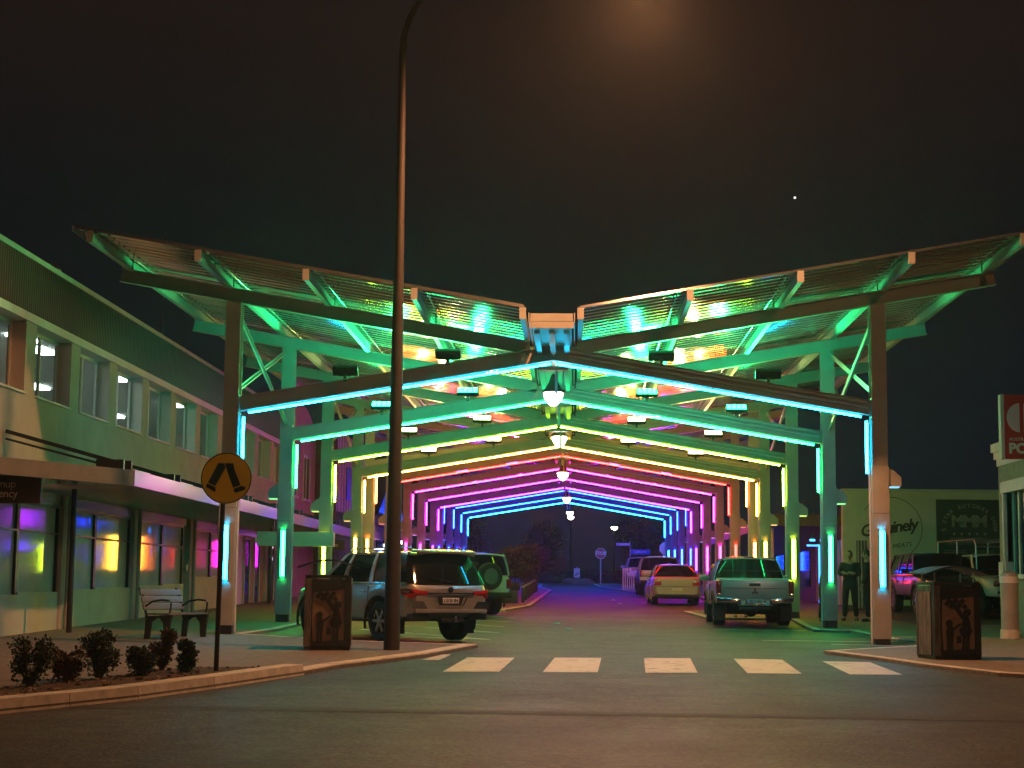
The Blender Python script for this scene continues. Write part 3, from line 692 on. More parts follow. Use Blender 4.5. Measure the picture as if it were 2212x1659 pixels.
# recessed door bays
for (y0, y1, m_) in ((45.96, 46.6, 'wall'), (50.6, 51.2, 'wall'), (51.56, 53.4, 'trim'), (53.4, 57, 'wall2'), (57.36, 60.5, 'brownwall')):
    mb = MB(); mb.box((XF-.15, y0, G(y0)), (XF-.02, y1, 3.12)); mb.build('wall', M[m_], b1)
for y in (53.5, 55.2, 58.0):
    mb = MB(); g_ = G(y)+PH; mb.box((XF-.018, y, g_), (XF+.03, y+.06, g_+2.1)); mb.box((XF-.018, y+.9, g_), (XF+.03, y+.96, g_+2.1)); mb.box((XF-.018, y+.06, g_+2.04), (XF+.03, y+.9, g_+2.1)); d = mb.build('door', M['trim'], b1)
    mb = MB(); mb.box((XF-.016, y+.06, g_+.02), (XF-.004, y+.9, g_+2.04)); mb.build('pane', M['carglass'], d)
mb = MB(); mb.box((XF-6, B0, 0), (XF-5.8, B1, 3.4)); mb.build('back_wall', M['darkroom'], b1)
mb = MB(); mb.cyl((XF+.02, 45.4, 2.0), (XF+.04, 45.4, 2.0), .1, 8); mb.build('notice', M['signwhite'], b1)

# awning over the left footpath
aw = thing('awning', 'flat footpath awning along the left shops with shiny metal fascia', 'awning', (-8.5, 30, 3.55))
xa = -7.45
mb = MB(); mb.box((xa-.05, 30.0, 3.30), (xa, 60.5, 3.58)); mb.build('fascia', M['fascia'], aw)
mb = MB(); mb.bar((-8.95, 27.0, 3.44), (xa-.03, 29.98, 3.44), .05, .28); mb.build('fascia', M['fasciadull'], aw)
mb = MB(); mb.bar((-12.4, 19.0, 3.44), (-8.97, 26.98, 3.44), .05, .28); mb.build('fascia', M['fasciadull'], aw)
mb = MB(); mb.add([(-10, 19, 3.56), (-12, 19, 3.56), (-8.97, 27, 3.56), (-7.5, 30, 3.56), (-7.5, 60.5, 3.56), (-10, 60.5, 3.56)], [(0, 1, 2, 3, 4, 5)]); mb.build('roof_sheet', M['clad'], aw, recalc=False)
# soffit sheets (ribbed across)
mb = MB(); pr = []
for k in range(8): y = k*.125; pr += [(y, 0), (y+.09, 0), (y+.10, -.018), (y+.115, -.018)]
pr.append((1.0, 0))
for x in (-9.98, -7.52):
    for y, z in pr: mb.v.append(V((x, y, z)))
for i in range(len(pr)-1): mb.f.append((i, i+1, len(pr)+i+1, len(pr)+i))
SOFM = mb.mesh('soffit_sheet', M['soffit'], recalc=False)
for k in range(30): link('soffit_sheet', SOFM, aw, (8.5, k*1.0+.3, 3.335-3.55))
mb = MB(); mb.add([(-9.98, 19, 3.332), (-12, 19, 3.332), (-8.98, 27.03, 3.332), (-7.6, 30.2, 3.332), (-9.98, 30.2, 3.332)], [(0, 1, 2, 3, 4)]); mb.build('soffit_sheet', M['soffit'], aw, recalc=False)
# struts and brackets on top
for i, y in enumerate((22.5, 26.4, 30.2, 34.1, 38.0, 42.0, 46.0, 50.0, 54, 58)):
    xe_ = -8.9 if y < 27 else -7.7
    mb = MB(); mb.bar((-9.95, y+.2, 4.30), (xe_-.1, y, 3.72), .07, .07); mb.bar((-9.95, y+.2, 4.16), (xe_-.1, y, 3.62), .04, .04)
    mb.box((xe_-.5, y-.05, 3.58), (xe_, y+.05, 3.78)); mb.build('strut', M['dark'], aw)
    mb = MB(); mb.ext([(xe_-.9, y+.5, 3.57), (xe_, y+.5, 3.57), (xe_, y+.5, 3.80), (xe_-.3, y+.5, 3.80)], (0, .07, 0)); mb.build('bracket', M['dark'], aw)
for y in (27.5, 31.6, 46.4, 52.6):
    mb = MB(); mb.cyl(gp(-9.3 if y < 30 else -9.0, y, .1), (-9.3 if y < 30 else -9.0, y, 3.33), .055, 8); mb.build('post', M['dark'], aw, smooth=True)

# hanging agency sign
sg = thing('hanging_sign', 'dark brown hanging sign lettered Agency under the awning corner', 'sign', (-9.3, 28.4, 2.9))
mb = MB(); mb.box((-10.35, 28.38, 2.89), (-8.62, 28.45, 3.36)); mb.build('panel', M['signbrown'], sg)
text('Manjimup', .19, M['signtext'], sg, TM((-9.05, 28.372, 3.215)), align='RIGHT', space=.95)
text('Agency', .19, M['signtext'], sg, TM((-9.01, 28.372, 3.05)), align='RIGHT', space=.95)
mb = MB(); mb.box((-9.0, 28.39, 3.30), (-8.96, 28.44, 3.42)); mb.build('hanger', M['dark'], sg)
# second hanging sign box
sg = thing('hanging_sign', 'long blank hanging sign box lit green, reaching out past the left awning', 'sign', (-6.7, 45.0, 2.8))
mb = MB(); mb.box((-8.0, 44.85, 2.60), (-5.95, 45.15, 2.98)); mb.build('panel', M['trim'], sg, bevel=.01)
mb = MB(); mb.box((-7.6, 44.97, 2.98), (-7.56, 45.03, 3.34)); mb.build('hanger', M['dark'], sg)
sg = thing('hanging_sign', 'small dark sign lettered Salon hanging behind the blank sign box', 'sign', (-7.4, 55, 2.9))
mb = MB(); mb.box((-8.0, 55, 2.72), (-7.0, 55.06, 3.05)); mb.build('panel', M['signbrown'], sg); text('Services', .17, M['signtext'], sg, TM((-7.5, 54.99, 2.88)))
sg['label'] = 'small dark brown sign with pale lettering hanging behind the blank sign box'
# antenna
t = thing('antenna', 'thin roof antenna mast rising behind the left canopy wing', 'antenna', (-12.5, 52, 7))
mb = MB(); mb.cyl((-12.5, 52, 7.1), (-12.5, 52, 12.6), .018, 5); mb.build('mast', M['poleg'], t)
# rooftop bowl lamp
t = thing('roof_vent', 'pale round vent cowl on the left building roof edge', 'vent', (-10.6, 38, 7.8))
mb = MB(); mb.cyl((-10.9, 35.6, 7.1), (-10.9, 35.6, 8.15), .05, 8); mb.build('pipe', M['poleg'], t)
mb = MB(); mb.lathe([(.10, 0), (.20, .08), (.22, .18), (.12, .30), (.02, .33)], 14, (-10.9, 35.6, 8.1)); mb.build('cowl', M['galv'], t, smooth=True)

# building 2: pink with arched parapet
b2 = thing('shop_building', 'pink rendered shop with arched parapet lit magenta, past the cream building', 'building', (XF, 61, G(61)))
mb = MB(); pl = [(XF-.02, 60.7, G(60)), (XF-.02, 68, G(60)), (XF-.02, 68, 7.4)]
for k in range(0, 13): a_ = math.pi*k/12; pl.append((XF-.02, 64.35+3.2*math.cos(a_), 7.4+1.1*math.sin(a_)))
pl.append((XF-.02, 60.7, 7.4)); mb.ext(pl, (-.5, 0, 0)); mb.build('wall', M['wall2'], b2)
for y in (61.8, 64.8):
    mb = MB(); mb.box((XF-.018, y, 4.9), (XF+.03, y+.09, 6.6)); mb.box((XF-.018, y+1.5, 4.9), (XF+.03, y+1.59, 6.6)); mb.box((XF-.018, y+.7, 4.9), (XF+.03, y+.78, 6.6)); mb.box((XF-.018, y+.09, 6.5), (XF+.03, y+.7, 6.6)); f = mb.build('window_frame', M['trim'], b2)
    mb = MB(); mb.box((XF-.016, y+.09, 4.9), (XF-.004, y+.7, 6.5)); mb.box((XF-.016, y+.78, 4.9), (XF-.004, y+1.5, 6.5)); mb.build('pane', M['carglass'], f)
    mb = MB(); mb.box((XF-.018, y-.08, 4.8), (XF+.08, y+1.67, 4.9)); mb.build('window_sill', M['trim'], b2)
# building 3
b3 = thing('shop_building', 'tall brown end walled building with striped boarding beyond the pink shop', 'building', (-10, 69, G(69)))
mb = MB(); mb.box((-15, 68.05, G(68)), (-9.18, 68.35, 8.1)); mb.build('side_wall', M['brownwall'], b3)
mb = MB(); mb.box((-15, 68.36, G(68)), (-9.25, 78, 8.0)); mb.build('wall', M['brownwall'], b3)
k = 0
while 68.5+k*.42 < 77.8:
    mb = MB(); y = 68.5+k*.42; mb.box((-9.249, y, 4.6), (-9.20, y+.22, 7.9)); mb.build('board', M['wall2'] if k % 2 else M['trim'], b3); k += 1
mb = MB(); mb.box((-9.248, 71.2, 5.2), (-9.16, 72.6, 6.6)); w_ = mb.build('window', M['dark'], b3)
b4 = thing('shop_building', 'low gabled shop lit blue near the far end of the left row', 'building', (-10, 79, G(79)))
mb = MB(); mb.box((-15, 78.3, G(79)), (-8.9, 98, 4.9)); mb.build('wall', M['wall'], b4)
mb = MB(); mb.ext([(-8.6, 78.2, 4.9), (-8.6, 90.2, 4.9), (-8.6, 84.2, 7.3)], (-6, 0, 0)); mb.build('roof', M['clad'], b4)
for y in (80, 83, 86, 89, 92):
    mb = MB(); mb.box((-8.9, y, G(y)+.6), (-8.84, y+2, G(y)+2.4)); mb.build('window', M['carglass'], b4)
aw2 = thing('awning', 'bullnose awning of the farther left shops with orange lit edge', 'awning', (-8, 61, 3.4))
mb = MB(); mb.box((-7.35, 61, 3.42), (-7.30, 68, 3.66)); mb.build('fascia', M['fascia'], aw2)
mb = MB(); mb.add([(-9.98, 61, 3.68), (-7.3, 61, 3.68), (-7.3, 68, 3.68), (-9.98, 68, 3.68)], [(0, 1, 2, 3)]); mb.add([(-9.98, 61, 3.42), (-7.3, 61, 3.42), (-7.3, 68, 3.42), (-9.98, 68, 3.42)], [(0, 1, 2, 3)]); mb.build('soffit_sheet', M['soffit'], aw2, recalc=False)
for y0, y1, z_ in ((68.4, 78, 3.75), (78.4, 98, 4.2)):
    mb = MB(); x0 = -9.15 if y0 < 70 else -8.85
    mb.add([(x0, y0, z_+.9), (-7.0, y0, z_+.05), (-7.0, y1, z_+.05), (x0, y1, z_+.9)], [(0, 1, 2, 3)]); o_ = mb.build('roof_sheet', M['clad'], aw2, recalc=False)
    mb = MB(); mb.box((-7.02, y0, z_-.2), (-6.97, y1, z_+.06)); mb.build('fascia', M['wall'], aw2)
# lit shop sign strips under the far awning
t = thing('shop_sign', 'glowing white strip sign beneath the far left awning', 'sign', (-8, 72, 3.2))
mb = MB(); mb.box((-8.9, 71.9, 3.12), (-7.3, 72.0, 3.20)); mb.build('light_strip', emi('shop_strip', (.75, .65, 1.0), 3.5), t)
mb = MB(); mb.box((-8.95, 71.88, 2.55), (-7.25, 71.98, 3.05)); mb.build('panel', M['signbrown'], t)
mb = MB(); mb.box((-8.5, 71.86, 2.62), (-8.2, 71.875, 2.72)); mb.box((-8.1, 71.86, 2.62), (-7.85, 71.875, 2.72)); mb.box((-7.75, 71.86, 2.62), (-7.45, 71.875, 2.74)); mb.build('light_strip', emi('shop_text', (.8, .85, 1), 2.5), t)
for (x, y, z, s_) in ((-7.25, 76.5, 3.45, .17), (-7.62, 73.2, 3.22, .15)):
    t = thing('shop_light', 'bright white shop light under the far left awning'+(', right one of two' if y > 75 else ', left one beside the strip sign'), 'shop light', (x, y, z))
    mb = MB(); mb.lathe([(.02, 0), (s_, .05), (s_*1.1, .15), (.05, .22)], 12, (x, y, z)); mb.build('globe', emi('shop_globe', (.92, .86, 1.), 12), t, smooth=True)
    mb = MB(); mb.cyl((x, y, z+.2), (x, y, z+.5), .02, 6); mb.build('hanger', M['dark'], t)

# ================================================================ right side
# cream side wall with murals
b5 = thing('side_wall_building', 'low cream building whose blank side wall carries painted signs', 'building', (9, 54, G(54)))
mb = MB(); mb.box((8.95, 54, G(54)-.1), (16.5, 54.3, 4.72)); mb.build('side_wall', M['wallr'], b5)
mb = MB(); mb.box((8.93, 53.95, 4.72), (16.5, 54.35, 4.80)); mb.build('wall_cap', M['trim'], b5)
mb = MB(); mb.box((8.93, 53.93, G(54)), (16.5, 53.998, G(54)+.22)); mb.build('wall_base', M['brownwall'], b5)
mb = MB(); mb.box((9.6, 54.31, G(54)), (16, 84, 4.5)); mb.build('wall', M['brownwall'], b5)
k = 0
while 55.4+k*.46 < 64:
    y = 55.4+k*.46; mb = MB(); mb.box((9.50, y, G(y)+.1), (9.598, y+.2, 3.3)); mb.build('timber_slat', M['trim'] if k % 2 else M['wall2'], b5); k += 1
for y in (66, 70, 74, 78):
    mb = MB(); mb.box((9.55, y, G(y)+.6), (9.599, y+2.6, 3.1)); mb.build('window', M['carglass'], b5)
aw3 = thing('awning', 'sloping ribbed awning roof lit blue over the right footpath', 'awning', (8, 55, 4))
mb = MB(); pr = []
for k in range(5): y = k*.2; pr += [(y, 0), (y+.12, 0), (y+.14, .03), (y+.18, .03)]
pr.append((1.0, 0))
for (x, z) in ((9.75, 5.15), (7.0, 4.02)):
    for y, dz_ in pr: mb.v.append(V((x, y, z+dz_)))
for i in range(len(pr)-1): mb.f.append((i, i+1, len(pr)+i+1, len(pr)+i))
AWM = mb.mesh('roof_sheet', M['sheet'], recalc=False)
for k in range(26): link('roof_sheet', AWM, aw3, (-8, 1.2+k, -4))
mb = MB(); mb.box((6.95, 56.1, 3.70), (7.0, 82, 4.0)); mb.build('fascia', M['wall'], aw3)
mb = MB(); mb.box((7.0, 56.0, 3.68), (9.6, 56.05, 4.05)); mb.build('end_panel', M['brownwall'], aw3)
for y in (58, 64, 70, 76): 
    mb = MB(); mb.cyl(gp(7.2, y, .1), (7.2, y, 3.7), .05, 8); mb.build('post', M['trim'], aw3)
# blue doorway LED
t = thing('doorway_light', 'blue light frame around the shop doorway at the right', 'light', (9.4, 60, 1))
mb = MB(); mb.box((8.9, 59.0, G(59)+.15), (8.95, 59.04, G(59)+2.1)); mb.box((8.5, 59.0, G(59)+2.1), (8.95, 59.04, G(59)+2.15)); mb.build('led_strip', emi('blue_strip', (.03, .25, 1), 5), t)
for sx_ in (0, .35, .7):
    t = thing('doorway_lamp', 'small blue lamp over the slatted doorway at the right, ' + {0: 'left one', .35: 'middle one', .7: 'right one'}[sx_], 'lamp', (8.6+sx_, 58, 3.3), 0, 'blue lamps over the doorway')
    mb = MB(); mb.cyl((8.55+sx_, 58, 3.25), (8.55+sx_, 58, 3.31), .09, 10); mb.build('lens', emi('blue_lamp', (.04, .40, 1), 7), t)
    mb = MB(); mb.cyl((8.55+sx_, 58, 3.312), (8.55+sx_, 58, 3.5), .05, 8); mb.build('housing', M['dark'], t)
# painted 'Genuinely' sign with a ring
t = thing('wall_sign', 'round painted Genuinely lettering on the cream wall behind the nearest right column', 'sign', (10.7, 53.98, 2.9))
GEN = M['brownwall']
def ring(cx, cz, r, w, y, a0=0, a1=360, n=40):
    mb = MB(); pts = []
    for k in range(n):
        a_ = rad(a0+(a1-a0)*k/n); b_ = rad(a0+(a1-a0)*(k+1)/n)
        mb.ext([(cx+(r-w)*math.cos(a_), y, cz+(r-w)*math.sin(a_)), (cx+r*math.cos(a_), y, cz+r*math.sin(a_)), (cx+r*math.cos(b_), y, cz+r*math.sin(b_)), (cx+(r-w)*math.cos(b_), y, cz+(r-w)*math.sin(b_))], (0, -.004, 0))
    return mb
ring(10.45, 3.55, 1.0, .02, 53.996, 215, 505).build('ring', GEN, t)
text('Genuinely', .52, GEN, t, TM((10.38, 53.992, 3.56), ry=8), shear=.25, weight=.012, space=.86)
text('MEATS', .20, GEN, t, TM((10.8, 53.992, 3.02), ry=8), shear=.2)
# butcher board
t = thing('wall_sign', 'dark rectangular butcher board with arched lettering, three letter Ms and stars', 'sign', (12.9, 53.9, 2.2))
mb = MB(); mb.box((11.88, 53.90, 2.18), (13.95, 53.98, 4.48)); mb.build('panel', M['signgreen'], t)
PR = M['signprint']; cx, yb_ = 12.9, 53.896
text('MMM', .50, PR, t, TM((cx, yb_, 3.78)), weight=.02, space=.92)
arc = '5 STAR BUTCHER SHOP'
for k, ch in enumerate(arc):
    if ch == ' ': continue
    a_ = rad(188-(k/(len(arc)-1))*196)
    text(ch, .17, PR, t, TM((cx+.80*math.cos(a_), yb_, 3.62+.66*math.sin(a_)), ry=math.degrees(a_)-90), weight=.006)
for k in range(5):
    mb = MB(); c_ = V((cx-.48+k*.24, yb_, 3.40)); pl = []
    for j in range(10): a_ = rad(90+36*j); r_q = .06 if j % 2 == 0 else .026; pl.append(c_+V((r_q*math.cos(a_), 0, r_q*math.sin(a_))))
    mb.ext(pl, (0, -.004, 0)); mb.build('star_mark', PR, t)
text('PLEASED TO MEET YOU', .115, PR, t, TM((cx, yb_, 3.24)))
text('AND MEAT TO PLEASE YOU', .115, PR, t, TM((cx, yb_, 3.10)))
for r_i in range(10):
    for s in (-1, 1):
        w_ = random.uniform(.35, .8)
        mb = MB(); mb.box((cx+s*.45-w_/2, yb_-.003, 2.93-r_i*.062-.008), (cx+s*.45+w_/2, yb_, 2.93-r_i*.062+.008))
        mb.build('small_print', M['signprint'], t) if r_i > 0 else None
# post office
b6 = thing('post_office', 'pinkish brick corner building with pale cornice and white framed window', 'building', (10.1, 38, G(38)))
mb = MB(); mb.box((10.1, 33.0, G(33)-.1), (16, 36.55, 4.75)); mb.box((10.1, 38.2, G(33)-.1), (16, 38.9, 4.75)); mb.box((10.1, 36.55, G(33)-.1), (16, 38.2, 1.85)); mb.box((10.1, 36.55, 4.02), (16, 38.2, 4.75)); mb.build('wall', M['brick'], b6)
for (d_, z0, z1) in ((.03, 4.42, 4.58), (.08, 4.58, 4.74), (.13, 4.74, 4.93)):
    mb = MB(); mb.box((10.1-d_, 33-d_, z0+.002), (16, 38.9+d_, z1)); mb.build('cornice', M['trim'], b6)
mb = MB(); mb.box((10.02, 36.4, 3.78), (10.20, 38.45, 4.03)); mb.box((10.02, 38.2, 1.95), (10.20, 38.33, 3.78)); mb.box((10.02, 38.1, 1.80), (10.2, 38.75, 2.25)); mb.box((10.02, 36.4, 1.86), (10.2, 38.1, 1.96)); wf = mb.build('window_frame', M['trim'], b6)
mb = MB(); mb.box((10.25, 36.6, 1.97), (10.26, 38.15, 3.78)); mb.build('pane', M['carglass'], wf)
for y in (37.0, 37.55, 38.0):
    mb = MB(); mb.box((10.2, y, 1.97), (10.32, y+.12, 3.78)); mb.build('mullion', M['trim'], wf)
# red post sign
t = thing('post_sign', 'red and white illuminated box sign reading Post beside the brick corner', 'sign', (10.6, 36.9, 4.4))
mb = MB(); mb.box((9.74, 36.80, 4.43), (11.20, 37.0, 5.79)); mb.build('panel', M['signred'], t)
mb = MB(); mb.box((9.67, 36.79, 4.41), (9.738, 37.01, 5.80)); mb.build('edge_frame', M['trim'], t)
mb = MB(); pl = [(10.06, 36.796, 5.62)]
for k in range(15): a_ = rad(90+180*k/14); pl.append((10.06+.27*math.cos(a_), 36.796, 5.30+.31*math.sin(a_)))
mb.ext(pl[1:], (0, -.006, 0)); mb.build('logo_half_disc', M['signwhite'], t)
mb = MB(); pl = []
for k in range(15): a_ = rad(-90+180*k/14); pl.append((10.15+.27*math.cos(a_), 36.796, 5.30+.31*math.sin(a_)))
mb.ext(pl, (0, -.006, 0)); mb.build('logo_half_disc', M['signwhite'], t)
text('AUSTRALIA', .10, M['signwhite'], t, TM((9.83, 36.795, 4.84)), align='LEFT')
text('POST', .30, M['signwhite'], t, TM((9.82, 36.795, 4.64)), align='LEFT', weight=.014)
t.location = V(t.location)+V((-.21, -.8, -.05))
# ================================================================ vehicles
def lerp_list(L, x):
    if x <= L[0][0]: return L[0][1]
    for (a, va), (b, vb) in zip(L, L[1:]):
        if x <= b: return va+(vb-va)*(x-a)/(b-a)
    return L[-1][1]

def wheel(t, x, y, R, w, s, rimm='rim', spokes=6):
    mb = MB(); prof = [(R*.61, w/2-.02), (R*.61, -w/2+.02), (R*.64, -w/2), (R*.93, -w/2), (R, -w/2+.03), (R, w/2-.03), (R*.93, w/2), (R*.64, w/2), (R*.61, w/2-.02)]
    mb.lathe(prof, 24, (x, y, R), 'Y', False); wo_ = mb.build('wheel', M['tyre'], t, smooth=True, world=False)
    mb = MB(); yo = y+s*w/2*.80
    mb.lathe([(R*.60, -.02), (R*.64, 0), (R*.60, .02)], 20, (x, yo, R), 'Y', False)
    mb.lathe([(.05, -.02), (.06, .02), (.02, .03)] if s > 0 else [(.05, .02), (.06, -.02), (.02, -.03)], 10, (x, yo, R), 'Y')
    for k in range(spokes):
        a_ = 2*math.pi*k/spokes; c_ = V((x+R*.33*math.cos(a_), yo, R+R*.33*math.sin(a_)))
        mb.obox(c_, V((math.cos(a_), 0, math.sin(a_)))*R*.29, V((-math.sin(a_), 0, math.cos(a_)))*.032, V((0, .015, 0)))
    mb.build('rim', M[rimm], wo_, smooth=True, world=False)
    mb = MB(); mb.lathe([(R*.60, -.01), (R*.60, .01)], 16, (x, y+s*w/2*.3, R), 'Y'); mb.build('brake_disc', M['dark'], wo_, world=False)

def build_car(label, cat, x, y, ang, P, group='vehicles parked under the canopy', name='parked_car'):
    t = thing(name, label, cat, gp(x, y, P.get('dz', 0)), ang, group)
    # follow the slope of the street
    L, W = P['L'], P['W']; hw = W/2; paint = M[P['paint']]; R = P['R']; xr, xf = P['axles']; z0 = P['sill']
    top = P['top']; wid = P['wid']; Ra = R+P.get('gap', .07)
    xs = sorted(set([round(-L/2+L*i/40, 3) for i in range(41)]+[xr+k*Ra/6 for k in range(-6, 7)]+[xf+k*Ra/6 for k in range(-6, 7)]))
    xs = [x_ for x_ in xs if -L/2 <= x_ <= L/2]
    mb = MB(); rings = []
    for x_ in xs:
        zb_ = lerp_list(P.get('bot', [(-L/2, z0+.12), (-L/2+.5, z0), (L/2-.5, z0), (L/2, z0+.10)]), x_)
        for xw in (xr, xf):
            d = abs(x_-xw)
            if d < Ra: zb_ = max(zb_, R+math.sqrt(max(0, Ra*Ra-d*d)))
        h = hw*lerp_list(wid, x_); zt = lerp_list(top, x_); zb_ = min(zb_, zt-.12); dz_ = zt-zb_
        sh = P.get('shoulder', .05)
        ring = [(0, zb_), (h-.16, zb_), (h-.03, zb_+.015), (h-.005, zb_+dz_*.22), (h, zb_+dz_*.55), (h-.012, zb_+dz_*.80), (h-sh, zt-.025), (h-sh-.06, zt), (0, zt+.015)]
        pts = [V((x_, p, q)) for p, q in ring]+[V((x_, -p, q)) for p, q in reversed(ring[1:-1])]
        rings.append(pts)
    n = len(rings[0])
    for g_ in rings: mb.v += g_
    for i in range(len(rings)-1): mb.f += [(i*n+k, i*n+(k+1) % n, (i+1)*n+(k+1) % n, (i+1)*n+k) for k in range(n)]
    mb.f += [tuple(range(n-1, -1, -1)), tuple((len(rings)-1)*n+k for k in range(n))]
    mb.build('body', paint, t, smooth=True, world=False, angle=40)
    # wheel arch liners and trims
    for xw in (xr, xf):
        mb = MB(); mb.ext([(xw+(Ra-.01)*math.cos(rad(a_)), -hw+.30, R+(Ra-.01)*math.sin(rad(a_))) for a_ in range(0, 181, 15)], (0, P['W']-.6, 0)); mb.build('wheel_arch_liner', M['black'], t, world=False)
        for s in (-1, 1):
            mb = MB(); pts = [(xw+(Ra+.015)*math.cos(rad(a_)), s*(hw*lerp_list(wid, xw)-.004), R+(Ra+.015)*math.sin(rad(a_))) for a_ in range(-18, 200, 12)]
            mb.tube(pts, .028, 5); mb.build('arch_trim', M[P.get('trimm', 'black')], t, smooth=True, world=False)
    for xw in (xr, xf):
        for s in (-1, 1): wheel(t, xw, s*(hw-.14), R, P.get('tw', .25), s, P.get('rimm', 'rim'))
    mb = MB(); mb.box((-L/2+.35, -hw+.35, z0-.03), (L/2-.35, hw-.35, z0+.20)); mb.build('underbody', M['black'], t, world=False)
    # greenhouse
    G_ = P['gh']; (a0, a1, a2, a3) = G_['x']; zb_, zt = G_['z']; wb, wt = G_['w']
    def sp(f0, f1, k, s, off=0):  # point on the side surface
        x_ = f0+(f1-f0)*k; return V((x_, s*(wb+(wt-wb)*k+off), zb_+(zt-zb_)*k))
    mb = MB(); lv = 5; nx = 1
    base = []
    for k in range(lv+1):
        f = k/lv; e_ = math.sin(f*math.pi)*.025; xa_ = a0+(a1-a0)*f; xb_ = a3+(a2-a3)*f; w_ = wb+(wt-wb)*f+e_; z_ = zb_+(zt-zb_)*f
        c_ = .09
        base.append([V((xa_-.02, 0, z_)), V((xa_, w_-c_*1.6, z_)), V((xa_+c_, w_, z_)), V((xb_-c_*1.4, w_, z_)), V((xb_-.0, w_-c_*1.9, z_)), V((xb_+.05, 0, z_)),
                     V((xb_-.0, -w_+c_*1.9, z_)), V((xb_-c_*1.4, -w_, z_)), V((xa_+c_, -w_, z_)), V((xa_, -w_+c_*1.6, z_))])
    n = 10
    for g_ in base: mb.v += g_
    for i in range(lv): mb.f += [(i*n+k, i*n+(k+1) % n, (i+1)*n+(k+1) % n, (i+1)*n+k) for k in range(n)]
    mb.f += [tuple(range(n-1, -1, -1)), tuple(lv*n+k for k in range(n))]
    mb.build('glasshouse', M['carglass'], t, smooth=True, world=False, angle=30)
    # roof
    mb = MB(); NX, NY = 8, 6; r0_, r1_ = a1-G_.get('rear_over', .04), a2+.05
    for i in range(NX+1):
        for j in range(NY+1):
            u_ = i/NX; v_ = j/NY*2-1; x_ = r0_+(r1_-r0_)*u_
            w_ = (wt+.03)*(1-.06*(abs(u_-.5)*2)**4)
            mb.v.append(V((x_, v_*w_, zt+.045-.045*abs(v_)**3-.03*(abs(u_-.5)*2)**3)))
    m_ = (NX+1)*(NY+1)
    for i in range(m_): p = mb.v[i]; mb.v.append(V((p.x, p.y*.985, p.z-.04)))
    for i in range(NX):
        for j in range(NY):
            a_ = i*(NY+1)+j; mb.f += [(a_, a_+1, a_+NY+2, a_+NY+1), (m_+a_+NY+1, m_+a_+NY+2, m_+a_+1, m_+a_)]
    bd = [i*(NY+1) for i in range(NX+1)]+[NX*(NY+1)+j for j in range(1, NY+1)]+[i*(NY+1)+NY for i in range(NX-1, -1, -1)]+[j for j in range(NY-1, 0, -1)]
    for k in range(len(bd)): a_, b_ = bd[k], bd[(k+1) % len(bd)]; mb.f.append((a_, m_+a_, m_+b_, b_))
    mb.build('roof', paint, t, smooth=True, world=False, angle=50)
    # pillars
    for s in (-1, 1):
        for (x0, x1, x2, x3) in G_['pillars']:
            mb = MB(); q = []
            for off in (.006, .026):
                for k in range(4):
                    f = k/3; q.append((sp(x0, x3, f, s, off+math.sin(f*math.pi)*.025), sp(x1, x2, f, s, off+math.sin(f*math.pi)*.025)))
            for k in range(3):
                a_, b_ = q[k]; c_, d_ = q[k+1]; e_, f_ = q[k+4]; g_, h_ = q[k+5]
                mb.add([a_, b_, d_, c_, e_, f_, h_, g_], [(0, 1, 2, 3), (4, 7, 6, 5), (0, 4, 5, 1), (3, 2, 6, 7), (0, 3, 7, 4), (1, 5, 6, 2)])
            mb.build('pillar', M[G_.get('pm', P['paint'])], t, smooth=True, world=False)
        # belt line trim
        mb = MB(); mb.bar((a0+.1, s*(wb+.012), zb_+.01), (a3-.15, s*(wb+.012), zb_+.01), .02, .025); mb.build('belt_trim', M[P.get('belt', 'chrome')], t, world=False)
        for xd in P.get('doors', []):
            mb = MB(); w_ = hw*lerp_list(wid, xd[0]); mb.box((xd[0]-.004, s*w_-.03 if s > 0 else s*w_-.003, z0+.12), (xd[0]+.004, s*w_+.003 if s > 0 else s*w_+.03, zb_-.06)); mb.build('door_gap', M['black'], t, world=False)
            mb = MB(); mb.bar((xd[0]+.08, s*(w_+.022), zb_-.17), (xd[0]+.28, s*(w_+.022), zb_-.16), .03, .035); mb.build('door_handle', M['chrome'], t, world=False, bevel=.006)
        xm = a3-.42; mb = MB(); mb.obox((xm, s*(hw+.09), zb_+.10), (.05, s*.03, 0), (-.02, .11, 0), (0, 0, .075)); mr_ = mb.build('side_mirror', M[P['paint']], t, world=False, bevel=.03)
        mb = MB(); mb.bar((xm+.03, s*(hw-.10), zb_+.03), (xm+.02, s*(hw+.03), zb_+.06), .04, .03); mb.build('mirror_arm', M['black'], mr_, world=False)
    return t

def rbox(t, name, m, a, b, bevel=.02, M2=None):
    mb = MB(); mb.box(a, b); return mb.build(name, M[m], t, world=False, bevel=bevel)
def rpoly(t, name, m, pts, vec, bevel=0):
    mb = MB(); mb.ext(pts, vec); return mb.build(name, M[m], t, world=False, bevel=bevel)

